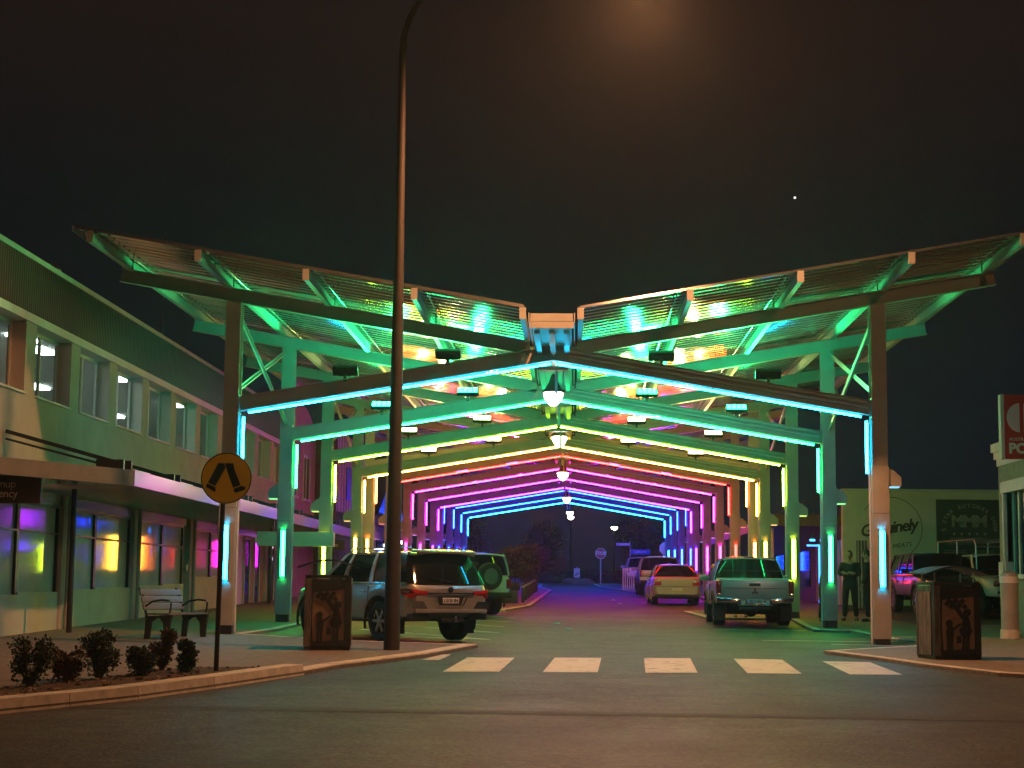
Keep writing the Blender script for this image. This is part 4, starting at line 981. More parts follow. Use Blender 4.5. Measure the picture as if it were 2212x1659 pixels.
# ---- silver seven seat wagon, angle parked
P = dict(L=4.80, W=1.86, R=.40, axles=(-1.33, 1.42), sill=.46, paint='silver', gap=.10, tw=.27,
    top=[(-2.40, 1.04), (-2.34, 1.16), (-2.0, 1.19), (.9, 1.12), (1.1, 1.12), (1.9, 1.05), (2.25, .92), (2.40, .70)],
    wid=[(-2.40, .80), (-2.36, .90), (-2.22, .975), (-1.9, 1.0), (1.6, 1.0), (2.0, .95), (2.3, .80), (2.40, .62)],
    bot=[(-2.40, .60), (-2.3, .50), (-1.9, .46), (1.9, .42), (2.3, .40), (2.4, .50)], shoulder=.06,
    gh=dict(x=(-2.34, -2.02, .28, 1.12), z=(1.15, 1.77), w=(.86, .67), rear_over=.20,
        pillars=[(-.98, -.86, -.84, -.92), (.08, .20, .06, -.02), (.92, 1.10, .30, .20)]), doors=[(-.92,), (.14,)])
suv = build_car('big silver seven seat off road wagon angle parked behind the left light pole', 'car', -3.22, 32.85, rad(127.0), P)
t = suv
for s in (-1, 1):
    mb = MB(); pl = [(-2.405, s*.50, 1.00), (-2.405, s*.50, .93), (-2.38, s*.84, .86), (-2.30, s*.935, .90), (-2.05, s*.952, .99), (-1.95, s*.953, 1.03), (-2.05, s*.95, 1.04), (-2.30, s*.94, 1.05), (-2.39, s*.86, 1.04)]
    c_ = V((-2.2, s*.8, .97)); n_ = len(pl); pts = [V(p) for p in pl]; mb.v = pts+[p+(c_-p)*.12 for p in pts]
    outer = tuple(range(n_)); mb.v.append(V((-2.425, s*.80, .965))); k_ = len(mb.v)-1
    for i in range(n_): mb.f.append((i, (i+1) % n_, k_))
    mb.f.append(tuple(range(2*n_-1, n_-1, -1)));
    for i in range(n_): mb.f.append((i, n_+i, n_+(i+1) % n_, (i+1) % n_))
    tl = mb.build('tail_light', M['red_lens'], t, world=False)
    rbox(t, 'reflector', 'red_lens', (-2.42, s*.70-.10, .62), (-2.40, s*.70+.10, .66), 0)
    rpoly(t, 'lamp_recess', 'chrome', [(-2.408, s*.60, .80), (-2.408, s*.86, .80), (-2.408, s*.88, .66), (-2.408, s*.50, .64)], (-.012, 0, 0))
    rbox(t, 'exhaust_shield', 'black', (-2.36, s*.66-.2, .44), (-2.1, s*.66+.2, .56), .02)
    rbox(t, 'mud_flap', 'black', (-1.86, s*.78-.12, .16), (-1.84, s*.78+.12, .52), 0)
    mb = MB(); mb.tube([(-1.95, s*.60, 1.85), (-1.6, s*.62, 1.875), (.1, s*.62, 1.86), (.35, s*.60, 1.82)], .018, 6); mb.build('roof_rail', M['chrome'], t, smooth=True, world=False)
rbox(t, 'garnish_bar', 'chrome', (-2.43, -.52, .935), (-2.39, .52, .975), .006)
mb = MB(); mb.obox((-2.14, 0, 1.79), (.12, 0, .02), (0, .66, 0), (-.0, 0, .022)); mb.build('spoiler', M['silver'], t, world=False, bevel=.012)
rbox(t, 'number_plate', 'plate', (-2.425, -.18, .765), (-2.405, .18, .875), .004)
rpoly(t, 'plate_recess', 'black', [(-2.407, -.30, .90), (-2.407, .30, .90), (-2.407, .24, .74), (-2.407, -.24, .74)], (-.006, 0, 0))
mb = MB(); mb.tube([(-2.425, -.36, .88), (-2.43, -.26, .725), (-2.43, .26, .725), (-2.425, .36, .88)], .011, 5); mb.build('chrome_surround', M['chrome'], t, world=False)
text('1GKB 841', .10, M['platetext'], t, wm(t) @ TM((-2.428, 0, .82), rz=-90), name='plate_text')
mb = MB(); mb.lathe([(.055, -.006), (.06, .0), (.055, .006)], 16, (-2.412, 0, 1.035), 'X'); mb.build('badge', M['chrome'], t, world=False)
mb = MB(); mb.tube([(-2.425+0*k, .035*math.cos(k*.7), 1.035+.022*math.sin(k*.7)) for k in range(9)], .005, 4, True); mb.build('badge_ring', M['dark'], t, world=False)
rbox(t, 'bumper_strip', 'silver', (-2.47, -.80, .575), (-2.34, .80, .66), .03)
rbox(t, 'tow_bar', 'black', (-2.50, -.25, .40), (-2.30, .25, .47), .01)
mb = MB(); mb.box((-2.62, -.04, .40), (-2.45, .04, .46)); mb.lathe([(.01, .46), (.02, .48), (.028, .51), (.02, .54), (.005, .545)], 10, (-2.60, 0, 0)); mb.build('tow_ball', M['chrome'], t, world=False, smooth=True)
mb = MB(); mb.bar((-2.37, -.05, 1.19), (-2.30, .38, 1.27), .015, .015); mb.build('rear_wiper', M['black'], t, world=False)
for s in (-1, 1):
    rbox(t, 'side_step', 'black', (-.85, s*.90-.09, .38), (.9, s*.90+.09, .43), .01)
    rpoly(t, 'headlight', 'chrome', [(2.02, s*.80, .80), (2.30, s*.66, .78), (2.32, s*.66, .88), (2.0, s*.86, .92)], (.03, s*.02, 0))

suv.scale = (.97, .97, .92)
# ---- pale green-white short four wheel drive with spare wheel
P = dict(L=3.9, W=1.76, R=.37, axles=(-1.12, 1.22), sill=.50, paint='white', gap=.09, tw=.26,
    top=[(-1.95, 1.05), (-1.90, 1.10), (.7, 1.08), (.8, 1.08), (1.7, 1.02), (1.95, .85)], wid=[(-1.95, .94), (-1.85, .99), (1.5, 1.0), (1.85, .92), (1.95, .8)],
    gh=dict(x=(-1.92, -1.80, .35, .80), z=(1.08, 1.66), w=(.83, .70), rear_over=.08, pillars=[(-1.88, -1.70, -1.62, -1.80), (-.62, -.50, -.5, -.6), (.62, .76, .36, .26)]), doors=[(-.5,)])
t = build_car('short white four wheel drive with spare wheel on its back door, behind the silver wagon', 'car', -3.05, 47.9, rad(122), P)
mb = MB(); mb.lathe([(.22, -.11), (.34, -.11), (.37, -.08), (.37, .08), (.34, .11), (.22, .11)], 24, (-2.10, -.10, 1.05), 'X', False); sw = mb.build('spare_wheel', M['tyre'], t, smooth=True, world=False)
mb = MB(); mb.lathe([(.05, -.02), (.06, .0)], 10, (-2.2, -.10, 1.05), 'X'); mb.lathe([(.22, -.02), (.24, .0), (.22, .02)], 20, (-2.17, -.10, 1.05), 'X')
for k in range(8): a_ = k*math.pi/4; mb.obox((-2.185, -.10+.13*math.cos(a_), 1.05+.13*math.sin(a_)), (.01, 0, 0), V((0, math.cos(a_), math.sin(a_)))*.10, V((0, -math.sin(a_), math.cos(a_)))*.028)
mb.build('rim', M['rim'], sw, world=False)
for s in (-1, 1): rbox(t, 'tail_light', 'red_lens', (-1.975, s*.79-.07, .72), (-1.945, s*.79+.07, .98), .01)
rbox(t, 'bumper', 'black', (-2.05, -.86, .46), (-1.88, .86, .62), .03)

# ---- silver dual cab ute, rear towards the camera
P = dict(L=5.28, W=1.81, R=.38, axles=(-1.45, 1.55), sill=.48, paint='silver2', gap=.10, tw=.27,
    top=[(-2.64, 1.12), (-2.62, 1.13), (-1.1, 1.13), (-1.0, 1.10), (1.2, 1.10), (2.2, 1.04), (2.55, .88), (2.64, .7)],
    wid=[(-2.64, .985), (-2.5, 1.0), (2.0, 1.0), (2.45, .9), (2.64, .7)], bot=[(-2.64, .62), (-2.4, .55), (2.3, .45), (2.64, .5)], shoulder=.02,
    gh=dict(x=(-1.05, -.86, .55, 1.30), z=(1.10, 1.70), w=(.84, .64), rear_over=.03, pillars=[(-1.0, -.82, -.70, -.82), (.04, .15, .06, -.02), (1.10, 1.28, .58, .46)]), doors=[(-.1,), (.05,)])
ute = build_car('pale silver dual cab ute parked on the right, tailgate facing the viewer', 'ute', 4.72, 42.5, rad(88.6), P); t = ute
rbox(t, 'tonneau_cover', 'trim', (-2.60, -.80, 1.13), (-1.08, .80, 1.175), .015)
rbox(t, 'tailgate', 'silver2', (-2.672, -.77, .66), (-2.63, .77, 1.14), .02)
mb = MB(); mb.box((-2.678, -.74, .92), (-2.671, .74, .93)); mb.build('tailgate_crease', M['dark'], t, world=False)
for s in (-1, 1):
    rbox(t, 'tail_light', 'red_lens', (-2.68, s*.84-.06, .80), (-2.60, s*.84+.06, 1.10), .015)
    rbox(t, 'lamp_strip', 'chrome', (-2.684, s*.84-.045, .74), (-2.62, s*.84+.045, .80), .005)
    rpoly(t, 'bumper_corner', 'chrome', [(-2.76, s*.40, .56), (-2.74, s*.88, .60), (-2.72, s*.90, .70), (-2.76, s*.34, .67)], (.10, 0, 0), .01)
    rbox(t, 'mud_flap', 'black', (-1.98, s*.78-.13, .14), (-1.96, s*.78+.13, .5), 0)
    rbox(t, 'number_plate_lamp', 'trim', (-2.80, s*.28-.05, .52), (-2.78, s*.28+.05, .62), .004)
rbox(t, 'bumper', 'chrome', (-2.76, -.40, .50), (-2.66, .40, .58), .015)
rbox(t, 'number_plate', 'plate', (-2.785, -.18, .56), (-2.77, .18, .66), .004)
text('MJ 5184', .085, M['platetext'], t, wm(t) @ TM((-2.788, 0, .61), rz=-90), name='plate_text')
rbox(t, 'tow_bar', 'black', (-2.80, -.35, .40), (-2.60, .35, .47), .01)
mb = MB(); mb.lathe([(.01, .47), (.02, .49), (.028, .52), (.02, .55), (.005, .555)], 10, (-2.82, 0, 0)); mb.build('tow_ball', M['chrome'], t, smooth=True, world=False)
rbox(t, 'tailgate_handle', 'dark', (-2.69, -.13, .98), (-2.67, .13, 1.05), .008)
mb = MB()
for k in range(3): a_ = rad(90+120*k); c_ = V((-2.682, .045*math.cos(a_), .84+.045*math.sin(a_))); mb.obox(c_, (.003, 0, 0), V((0, math.cos(a_), math.sin(a_)))*.035, V((0, -math.sin(a_), math.cos(a_)))*.016)
mb.build('badge', M['chrome'], t, world=False)
rbox(t, 'axle', 'black', (-1.53, -.75, .28), (-1.37, .75, .44), .03)
mb = MB(); mb.lathe([(.02, -.16), (.13, -.1), (.15, 0), (.13, .1), (.02, .16)], 12, (-1.5, 0, .36), 'X'); mb.build('differential', M['black'], t, smooth=True, world=False)
rbox(t, 'high_brake_lamp', 'red_lens', (-.90, -.12, 1.70), (-.86, .12, 1.725), .004)
for s in (-1, 1):
    mb = MB(); mb.box((-1.02, s*.0-.78, 1.36), (-1.005, .78, 1.375)); 
mb.build('window_rail', M['chrome'], t, world=False)

ute.scale = (1, 1, .955)
# ---- pale sedan
P = dict(L=4.45, W=1.72, R=.31, axles=(-1.25, 1.35), sill=.24, paint='beige', gap=.05, tw=.20, trimm='beige',
    top=[(-2.22, .90), (-2.18, .95), (-1.35, .98), (1.1, .92), (2.0, .76), (2.22, .6)], wid=[(-2.22, .82), (-2.1, .94), (-1.6, 1.0), (1.6, 1.0), (2.1, .88), (2.22, .7)],
    bot=[(-2.22, .36), (-2.0, .26), (2.0, .22), (2.22, .3)], gh=dict(x=(-1.72, -1.05, .25, 1.10), z=(.95, 1.38), w=(.76, .58), pillars=[(-1.66, -1.15, -.85, -1.05), (-.28, -.18, -.2, -.27), (.88, 1.05, .28, .18)]), doors=[(-.25,)])
t = build_car('small pale sedan with red tail lights parked on the right beyond the ute', 'car', 3.98, 60.9, rad(90.5), P)
for s in (-1, 1): rbox(t, 'tail_light', 'red_lens', (-2.235, s*.66-.13, .66), (-2.15, s*.66+.13, .82), .02)
rbox(t, 'number_plate', 'plate', (-2.235, -.18, .48), (-2.215, .18, .58), .004)
rbox(t, 'bumper_crease', 'black', (-2.235, -.72, .62), (-2.20, .72, .632), 0)
sedan = t
# ---- second ute, lit pink
P2 = dict(L=5.0, W=1.84, R=.37, axles=(-1.4, 1.45), sill=.48, paint='silver2', gap=.09, tw=.25,
    top=[(-2.5, 1.08), (-1.0, 1.10), (1.2, 1.08), (2.1, 1.0), (2.5, .7)], wid=[(-2.5, .97), (-2.35, 1.0), (1.9, 1.0), (2.5, .75)], bot=[(-2.5, .6), (-2.2, .5), (2.5, .5)],
    gh=dict(x=(-2.40, -2.05, .5, 1.2), z=(1.08, 1.68), w=(.85, .68), pillars=[(-2.34, -2.0, -1.8, -2.0), (-.9, -.8, -.8, -.88), (.04, .15, .06, -.02), (1.0, 1.18, .52, .4)]), doors=[(-.85,), (.05,)])
t = build_car('silver off road wagon glowing pink under the magenta frames, ahead of the pale sedan', 'car', 4.22, 76.5, rad(90), P2)
for s in (-1, 1): rbox(t, 'tail_light', 'red_lens', (-2.53, s*.83-.06, .80), (-2.46, s*.83+.06, 1.06), .012)
rbox(t, 'bumper', 'black', (-2.60, -.85, .50), (-2.48, .85, .66), .03); rbox(t, 'number_plate', 'plate', (-2.61, -.18, .70), (-2.52, .18, .80), .004)
t = build_car('white wagon in the dark at the far right end of the street', 'car', 4.5, 103, rad(91), dict(P2, paint='white'))
for s in (-1, 1): rbox(t, 'tail_light', 'red_lens', (-2.53, s*.83-.06, .80), (-2.46, s*.83+.06, 1.06), .012)
# ---- dark wagon behind the right bin
t = build_car('black off road wagon in the car park, partly behind the right bin', 'car', 10.75, 49.0, rad(-88), dict(P2, paint='darkpaint', dz=.13), 'cars in the car park')
for s in (-1, 1): rbox(t, 'headlight', 'chrome', (2.36, s*.68-.14, .80), (2.44, s*.68+.14, .92), .02)
rbox(t, 'number_plate', 'plate', (2.50, -.24, .42), (2.515, .24, .54), .004); rbox(t, 'bumper', 'black', (2.36, -.80, .46), (2.54, .80, .66), .04)
rbox(t, 'grille', 'black', (2.40, -.5, .72), (2.50, .5, .92), .02)
# ---- tray ute with ladder rack
P3 = dict(L=4.9, W=1.8, R=.37, axles=(-1.4, 1.5), sill=.5, paint='white', gap=.09, tw=.24, trimm='black',
    top=[(-2.45, .86), (-.75, .86), (-.7, 1.1), (1.2, 1.08), (2.1, 1.0), (2.45, .75)], wid=[(-2.45, .9), (-.8, .9), (-.7, 1.0), (1.9, 1.0), (2.45, .78)], bot=[(-2.45, .6), (2.45, .5)],
    gh=dict(x=(-.68, -.58, .45, 1.2), z=(1.08, 1.66), w=(.82, .68), pillars=[(-.66, -.50, -.44, -.56), (1.0, 1.18, .48, .36)]), doors=[(-.5,)])
t = build_car('white tray ute with bull bar and ladder rack parked against the mural wall', 'ute', 12.15, 48.2, rad(-84), dict(P3, dz=.13), 'cars in the car park')
mb = MB()
for y_ in (-.75, .75):
    mb.tube([(1.0, y_, 1.2), (.95, y_, 1.95), (.8, y_, 2.08), (-2.3, y_, 2.08), (-2.35, y_, .9)], .025, 6); mb.tube([(-.6, y_, .9), (-.6, y_, 2.06)], .025, 6)
for x_ in (.8, -.6, -2.3): mb.tube([(x_, -.75, 2.08), (x_, .75, 2.08)], .025, 6)
mb.tube([(.95, -.75, 1.88), (.95, .75, 1.88)], .025, 6); mb.tube([(.8, 0, 2.08), (.95, 0, 1.88)], .02, 6)
mb.build('ladder_rack', M['galv'], t, smooth=True, world=False)
mb = MB(); mb.box((-2.45, -.9, .90), (-.75, .9, .96)); mb.box((-2.45, -.9, .96), (-.75, -.86, 1.2)); mb.box((-2.45, .86, .96), (-.75, .9, 1.2)); mb.build('tray', M['galv'], t, world=False)
mb = MB()
for z_ in (.62, .82, 1.02): mb.tube([(2.45, -.7, z_), (2.62, -.5, z_), (2.62, .5, z_), (2.45, .7, z_)], .032, 6)
for y_ in (-.5, .5): mb.tube([(2.62, y_, .45), (2.62, y_, 1.12)], .035, 6)
mb.build('bull_bar', M['dark'], t, smooth=True, world=False)
rbox(t, 'number_plate', 'plate', (2.66, -.24, .66), (2.675, .24, .78), .004)
for s in (-1, 1): rbox(t, 'headlight', 'chrome', (2.36, s*.66-.13, .78), (2.46, s*.66+.13, .94), .02)

# ================================================================ people
def skin_mesh(name, nodes, edges, m, parent, sub=1):
    me = bpy.data.meshes.new('s'); me.from_pydata([n[0] for n in nodes], edges, [])
    o = bpy.data.objects.new('s', me); COL.objects.link(o)
    md = o.modifiers.new('k', 'SKIN'); sd = o.modifiers.new('d', 'SUBSURF'); sd.levels = sub; sd.render_levels = sub
    for i, n in enumerate(nodes):
        r = n[1]; me.skin_vertices[0].data[i].radius = (r, r) if not isinstance(r, tuple) else r
    me.skin_vertices[0].data[0].use_root = True
    dg = bpy.context.evaluated_depsgraph_get(); m2 = bpy.data.meshes.new_from_object(o.evaluated_get(dg))
    bpy.data.objects.remove(o); bpy.data.meshes.remove(me)
    m2.materials.clear(); m2.materials.append(m); m2.name = name
    for p in m2.polygons: p.use_smooth = True
    return link(name, m2, parent)

def person(label, x, y, face, H=1.75, pose='stand', hair='hairb', h0=PH, lean=0., arms='crossed'):
    t = thing('person', label, 'person', gp(x, y, h0), face, 'people standing at the right'); k = H/1.75
    def K(p): return (p[0]*k, p[1]*k, p[2]*k)
    ln = lean
    def U(x_, y_, z_):   # lean the upper body forward (towards +y local)
        dz_ = max(0, z_-.95); return K((x_, y_+dz_*ln, z_-dz_*abs(ln)*.18))
    nodes = [(K((0, 0, .96)), (.155, .12)), (U(0, .0, 1.12), (.145, .11)), (U(0, .01, 1.30), (.175, .12)), (U(0, .0, 1.43), (.12, .09)), (U(0, .01, 1.50), .055), (U(0, .02, 1.56), .055)]
    ed = [(0, 1), (1, 2), (2, 3), (3, 4), (4, 5)]
    def add(p, r, par): nodes.append((p, r)); ed.append((par, len(nodes)-1)); return len(nodes)-1
    hands = []
    for s in (-1, 1):
        h_ = add(K((s*.10, 0, .90)), .09, 0); kn = add(K((s*.125, .02, .50)), .062, h_); an = add(K((s*.15, -.03, .09)), .042, kn)
        he = add(K((s*.155, -.05, .045)), .04, an); to = add(K((s*.18, .15, .035)), (.045, .03), he)
        sh = add(U(s*.19, 0, 1.42), .062, 3)
        if arms == 'crossed':
            el = add(U(s*.27, .03, 1.17), .044, sh); wr = add(U(-s*.02, .22, 1.20+s*.02), .032, el); ha = add(U(-s*.09, .23, 1.21), (.036, .022), wr)
        elif arms == 'hips':
            el = add(U(s*.38, -.02, 1.18), .044, sh); wr = add(U(s*.20, .08, 1.02), .032, el); ha = add(U(s*.15, .10, .98), (.036, .022), wr)
        else:
            el = add(U(s*.25, .0, 1.14), .044, sh); wr = add(U(s*.24, .10, .92), .032, el); ha = add(U(s*.235, .13, .85), (.036, .022), wr)
        hands.append((ha, wr, s))
    for ha, wr, s in hands:
        p = V(nodes[ha][0]); d = (p-V(nodes[wr][0])).normalized(); side = d.cross(V((0, 1, .2))).normalized()
        for f in range(4):
            b = p+side*((f-1.5)*.018); L = (.075, .085, .08, .062)[f]
            i1 = add(tuple(b+d*.02), .010, ha); i2 = add(tuple(b+d*(.02+L*.5)+V((0, -.006, -.004))), .009, i1); add(tuple(b+d*(.02+L)+V((0, -.018, -.01))), .008, i2)
        b = p+side*.035*s; i1 = add(tuple(b-d*.01), .011, ha); add(tuple(b+side*.02*s+d*.03), .009, i1)
    body = skin_mesh('body', nodes, ed, M['skin'], t)
    # head with face
    hc = V(U(0, .035, 1.655)); mb = MB(); NU, NV = 14, 10
    for j in range(NV+1):
        v_ = math.pi*j/NV
        for i in range(NU):
            u_ = 2*math.pi*i/NU; x_ = math.sin(v_)*math.cos(u_); y_ = math.sin(v_)*math.sin(u_); z_ = math.cos(v_)
            w_ = .076*(1 if z_ > -.2 else 1+.35*(z_+.2)); yy = .095*y_*(1 if z_ > -.2 else 1+.2*(z_+.2))
            nose = .022 if (abs(x_) < .25 and y_ > .85 and -.35 < z_ < .05) else 0
            mb.v.append(hc+V((x_*w_, yy+nose, z_*.118))*k)
    for j in range(NV):
        for i in range(NU): mb.f.append((j*NU+i, j*NU+(i+1) % NU, (j+1)*NU+(i+1) % NU, (j+1)*NU+i))
    hd = mb.build('head', M['skin'], t, smooth=True, world=False, angle=70)
    for s in (-1, 1):
        mb = MB(); mb.lathe([(.004, -.008), (.012, 0), (.004, .008)], 8, hc+V((s*.03, .088, .012))*k, 'Y'); mb.build('eye', M['signblack'], hd, world=False, smooth=True)
        mb = MB(); mb.obox(hc+V((s*.078, -.005, -.005))*k, (.008, 0, 0), (0, .016, .004), (0, 0, .03)); mb.build('ear', M['skin'], hd, world=False, bevel=.006)
    mb = MB(); mb.obox(hc+V((0, .088, -.062))*k, (.024, 0, 0), (0, .006, 0), (0, 0, .005)); mb.build('mouth', M['red_lens'], hd, world=False)
    mb = MB()
    for j in range(6):
        v_ = math.pi*.56*j/5
        for i in range(NU):
            u_ = 2*math.pi*i/NU; y_ = math.sin(v_)*math.sin(u_); z_ = math.cos(v_); f = 1.10
            if y_ > .45 and z_ < .55: f = .93
            mb.v.append(hc+V((math.sin(v_)*math.cos(u_)*.076*f, y_*.098*f-.006, z_*.118*f+.003))*k)
    for j in range(5):
        for i in range(NU): mb.f.append((j*NU+i, j*NU+(i+1) % NU, (j+1)*NU+(i+1) % NU, (j+1)*NU+i))
    mb.build('hair', M[hair], hd, world=False, smooth=True)
    # clothes: same skeleton, thicker
    def cloth(idx, scale, m, nm):
        mp_ = {i: n for n, i in enumerate(idx)}
        nn = [(nodes[i][0], tuple(c*scale*1.06+.018 for c in nodes[i][1]) if isinstance(nodes[i][1], tuple) else nodes[i][1]*scale+.018) for i in idx]
        ee = [(mp_[a_], mp_[b_]) for a_, b_ in ed if a_ in mp_ and b_ in mp_]
        return skin_mesh(nm, nn, ee, M[m], t)
    # index layout: per side: hip, knee, ankle, heel, toe, shoulder, elbow, wrist, hand
    A = [6, 7, 8, 9, 10, 11, 12, 13, 14]; B = [i+9 for i in A]
    cloth([0, 1, 2, 3, A[5], A[6], A[7], B[5], B[6], B[7]], 1.12, 'jacket', 'jacket')
    cloth([0, 1, A[0], A[1], A[2], B[0], B[1], B[2]], 1.12, 'trouser', 'trousers')
    for S in (A, B):
        nn = [(nodes[S[3]][0], (.055, .05)), (nodes[S[4]][0], (.06, .042))]
        skin_mesh('shoe', nn, [(0, 1)], M['black'], t)
    return t
person('man in dark clothes with folded arms, left of the pair near the right column', 7.58, 44.3, rad(160), 1.78, hair='hairb', arms='crossed')
person('man in dark clothes turned sideways, half hidden by the nearest right column', 7.98, 43.9, rad(70), 1.80, arms='side', hair='hairb')
person('stooping person with pale hair and dark coat beside the second right column', 6.72, 43.0, rad(-70), 1.66, hair='hairw', lean=.32, arms='side')
person('person standing in front of the pale ute, only the legs show beneath it', 4.95, 46.2, rad(180), 1.52, arms='side')
person('small pale haired person beyond the left side of the pale ute', 5.05, 56.0, rad(120), 1.38, hair='hairw', arms='side')

# ================================================================ bench
t = thing('park_bench', 'park bench with cast arms and pale timber boards facing the street at the left', 'bench', gp(-6.86, 31.0, PH), rad(74)); t.scale = (.86, .86, .95)
# local: x along the bench, y towards the back, z up
def bx(name, m, a, b, bev=.006): return rbox(t, name, m, a, b, bev)
for x_ in (-.78, .78):
    mb = MB(); w_ = .035
    def pl(pts): mb.ext([(x_-w_, p, q) for p, q in pts], (2*w_, 0, 0))
    pl([(-.30, 0), (-.20, 0), (-.17, .30), (-.10, .37), (-.10, .42), (-.34, .42)]); pl([(.16, 0), (.27, 0), (.24, .42), (.02, .42), (.02, .38), (.12, .32)]); pl([(-.36, .40), (.26, .38), (.26, .43), (-.36, .45)])
    mb.build('leg_frame', M['dark'], t, world=False)
    mb = MB(); mb.tube([(x_, .24, .42), (x_, .30, .62), (x_, .36, .82), (x_, .40, .92), (x_, .46, .95)], [.03, .026, .024, .022, .018], 6); mb.build('back_post', M['dark'], t, smooth=True, world=False)
    mb = MB(); mb.tube([(x_, .29, .60), (x_, .12, .70), (x_, -.10, .735), (x_, -.28, .72), (x_, -.33, .68), (x_, -.32, .56), (x_, -.28, .44)], .02, 6); mb.build('armrest', M['dark'], t, smooth=True, world=False)
for k in range(4): bx('seat_board', 'timber', (-.86, -.32+k*.135, .452), (.86, -.20+k*.135, .485))
for k in range(3):
    mb = MB(); c_ = V((0, .285+k*.043, .60+k*.135)); mb.obox(c_, (.86, 0, 0), (0, .014, -.005), V((0, .017, .058))); mb.build('back_board', M['timber'], t, world=False, bevel=.005)

# ================================================================ bins
def bin_(label, x, y, rz, hh=1.16, w=.74, d=.66, side=1):
    t = thing('litter_bin', label, 'bin', gp(x, y, PH), rz, 'litter bins with cut out figures')
    W2, D2 = w/2, d/2
    for sx_ in (-1, 1):
        for sy in (-1, 1):
            mb = MB(); mb.box((sx_*(W2-.05)-.05, sy*(D2-.05)-.05, .02), (sx_*(W2-.05)+.05, sy*(D2-.05)+.05, hh)); mb.build('corner_post', M['bindark'], t, world=False, bevel=.008)
    # side cladding of weathered slabs
    for sx_ in (-1, 1):
        for k in range(3):
            mb = MB(); y0 = -D2+.105+k*(d-.21)/3; mb.box((sx_*(W2+.004)-.012, y0+.004, .06), (sx_*(W2+.004)+.012, y0+(d-.21)/3-.004, hh-.02)); mb.build('side_slab', M['binpost'], t, world=False)
        mb = MB(); mb.box((sx_*W2-.016, -D2+.10, hh-.11), (sx_*W2+.022, D2-.10, hh)); mb.build('side_plate', M['galv'], t, world=False)
        for sy in (-1, 1):
            mb = MB(); mb.box((sx_*(W2-.05)-.052, sy*(D2-.004)-.006, .05), (sx_*(W2-.05)+.052, sy*(D2+.004)+.006, hh-.01)); mb.build('corner_slab', M['binpost'] if sx_ == -side else M['bindark'], t, world=False)
    for sy in (-1, 1):
        f = D2-.03
        mb = MB(); mb.box((-W2+.10, sy*f-.01, .06), (W2-.10, sy*f+.01, hh-.02)); mb.build('panel', M['binpanel'], t, world=False)
        yf = sy*(f+.014); v_ = sy*.012
        sc = w/.74
        def fig(pts): mb2.ext([(p*sc*side, yf, q*(hh/1.16)) for p, q in pts], (0, v_, 0))
        mb2 = MB()
        fig([(-.27, .06), (.27, .06), (.27, .16), (-.27, .14)]); fig([(-.27, .92), (.27, .98), (.27, 1.14), (-.27, 1.14)]); fig([(-.27, .14), (-.23, .14), (-.25, .5), (-.24, .95), (-.27, .95)])
        mb2.build('panel_cutout_border', M['bindark'], t, world=False)
        mb2 = MB(); # taller reaching figure
        def disc(cx_, cz_, r_): fig([(cx_+r_*math.cos(rad(a_)), cz_+r_*math.sin(rad(a_))) for a_ in range(0, 360, 30)])
        disc(.16, .73, .062); fig([(.11, .72), (.17, .70), (.21, .55), (.22, .42), (.13, .40), (.03, .44), (.08, .55)])
        fig([(.12, .68), (.02, .80), (-.10, .93), (-.13, .90), (-.02, .76), (.08, .62)]); fig([(.02, .47), (.24, .46), (.20, .36), (.06, .36)])
        fig([(.08, .37), (.13, .37), (.12, .12), (.07, .12)]); fig([(.14, .37), (.19, .37), (.18, .12), (.13, .12)]); mb2.build('figure_silhouette', M['bindark'], t, world=False)
        mb2 = MB(); disc(-.13, .56, .055); fig([(-.16, .52), (-.08, .52), (-.06, .42), (-.07, .30), (-.17, .30), (-.18, .42)]); fig([(-.10, .47), (-.01, .53), (.05, .57), (.06, .54), (-.02, .48), (-.08, .43)])
        fig([(-.17, .31), (-.125, .31), (-.13, .12), (-.17, .12)]); fig([(-.115, .31), (-.07, .31), (-.08, .12), (-.12, .12)]); fig([(-.02, .25), (.06, .25), (.05, .36), (-.01, .36)])
        mb2.build('figure_silhouette', M['bindark'], t, world=False)
        mb2 = MB()
        for k in range(9):
            a_ = k*.7; cx_, cz_ = -.16+.035*k, .86+.05*math.sin(k*2.1); fig([(cx_-.05, cz_), (cx_, cz_+.05), (cx_+.05, cz_+.01), (cx_+.01, cz_-.04)])
        mb2.build('foliage_silhouette', M['bindark'], t, world=False)
    rbox(t, 'top_frame', 'bindark', (-W2, -D2, hh), (W2, D2, hh+.045), .008)
    rbox(t, 'base', 'bindark', (-W2+.01, -D2+.01, 0), (W2-.01, D2-.01, .05), 0)
    for sx_ in (-1, 1):
        for sy in (-.7, .7):
            mb = MB(); mb.cyl((sx_*(W2-.06), sy*D2, hh+.04), (sx_*(W2-.06), sy*D2, hh+.19), .012, 6); mb.build('canopy_rod', M['galv'], t, world=False)
    mb = MB(); N = 10; prev = None; hw_ = W2+.14; dd = D2+.04; q = []
    for i in range(N+1):
        x_ = -hw_+2*hw_*i/N; z_ = hh+.16+.12*math.cos(math.pi/2*(x_/hw_)); q.append((x_, z_))
    for i in range(N):
        (x0, z0), (x1, z1) = q[i], q[i+1]
        mb.add([(x0, -dd, z0), (x1, -dd, z1), (x1, dd, z1), (x0, dd, z0), (x0, -dd, z0+.02), (x1, -dd, z1+.02), (x1, dd, z1+.02), (x0, dd, z0+.02)], [(0, 3, 2, 1), (4, 5, 6, 7), (0, 1, 5, 4), (2, 3, 7, 6)]+([(3, 0, 4, 7)] if i == 0 else [])+([(1, 2, 6, 5)] if i == N-1 else []))
    mb.build('curved_cover', M['black'], t, smooth=True, world=False, angle=50)
    return t
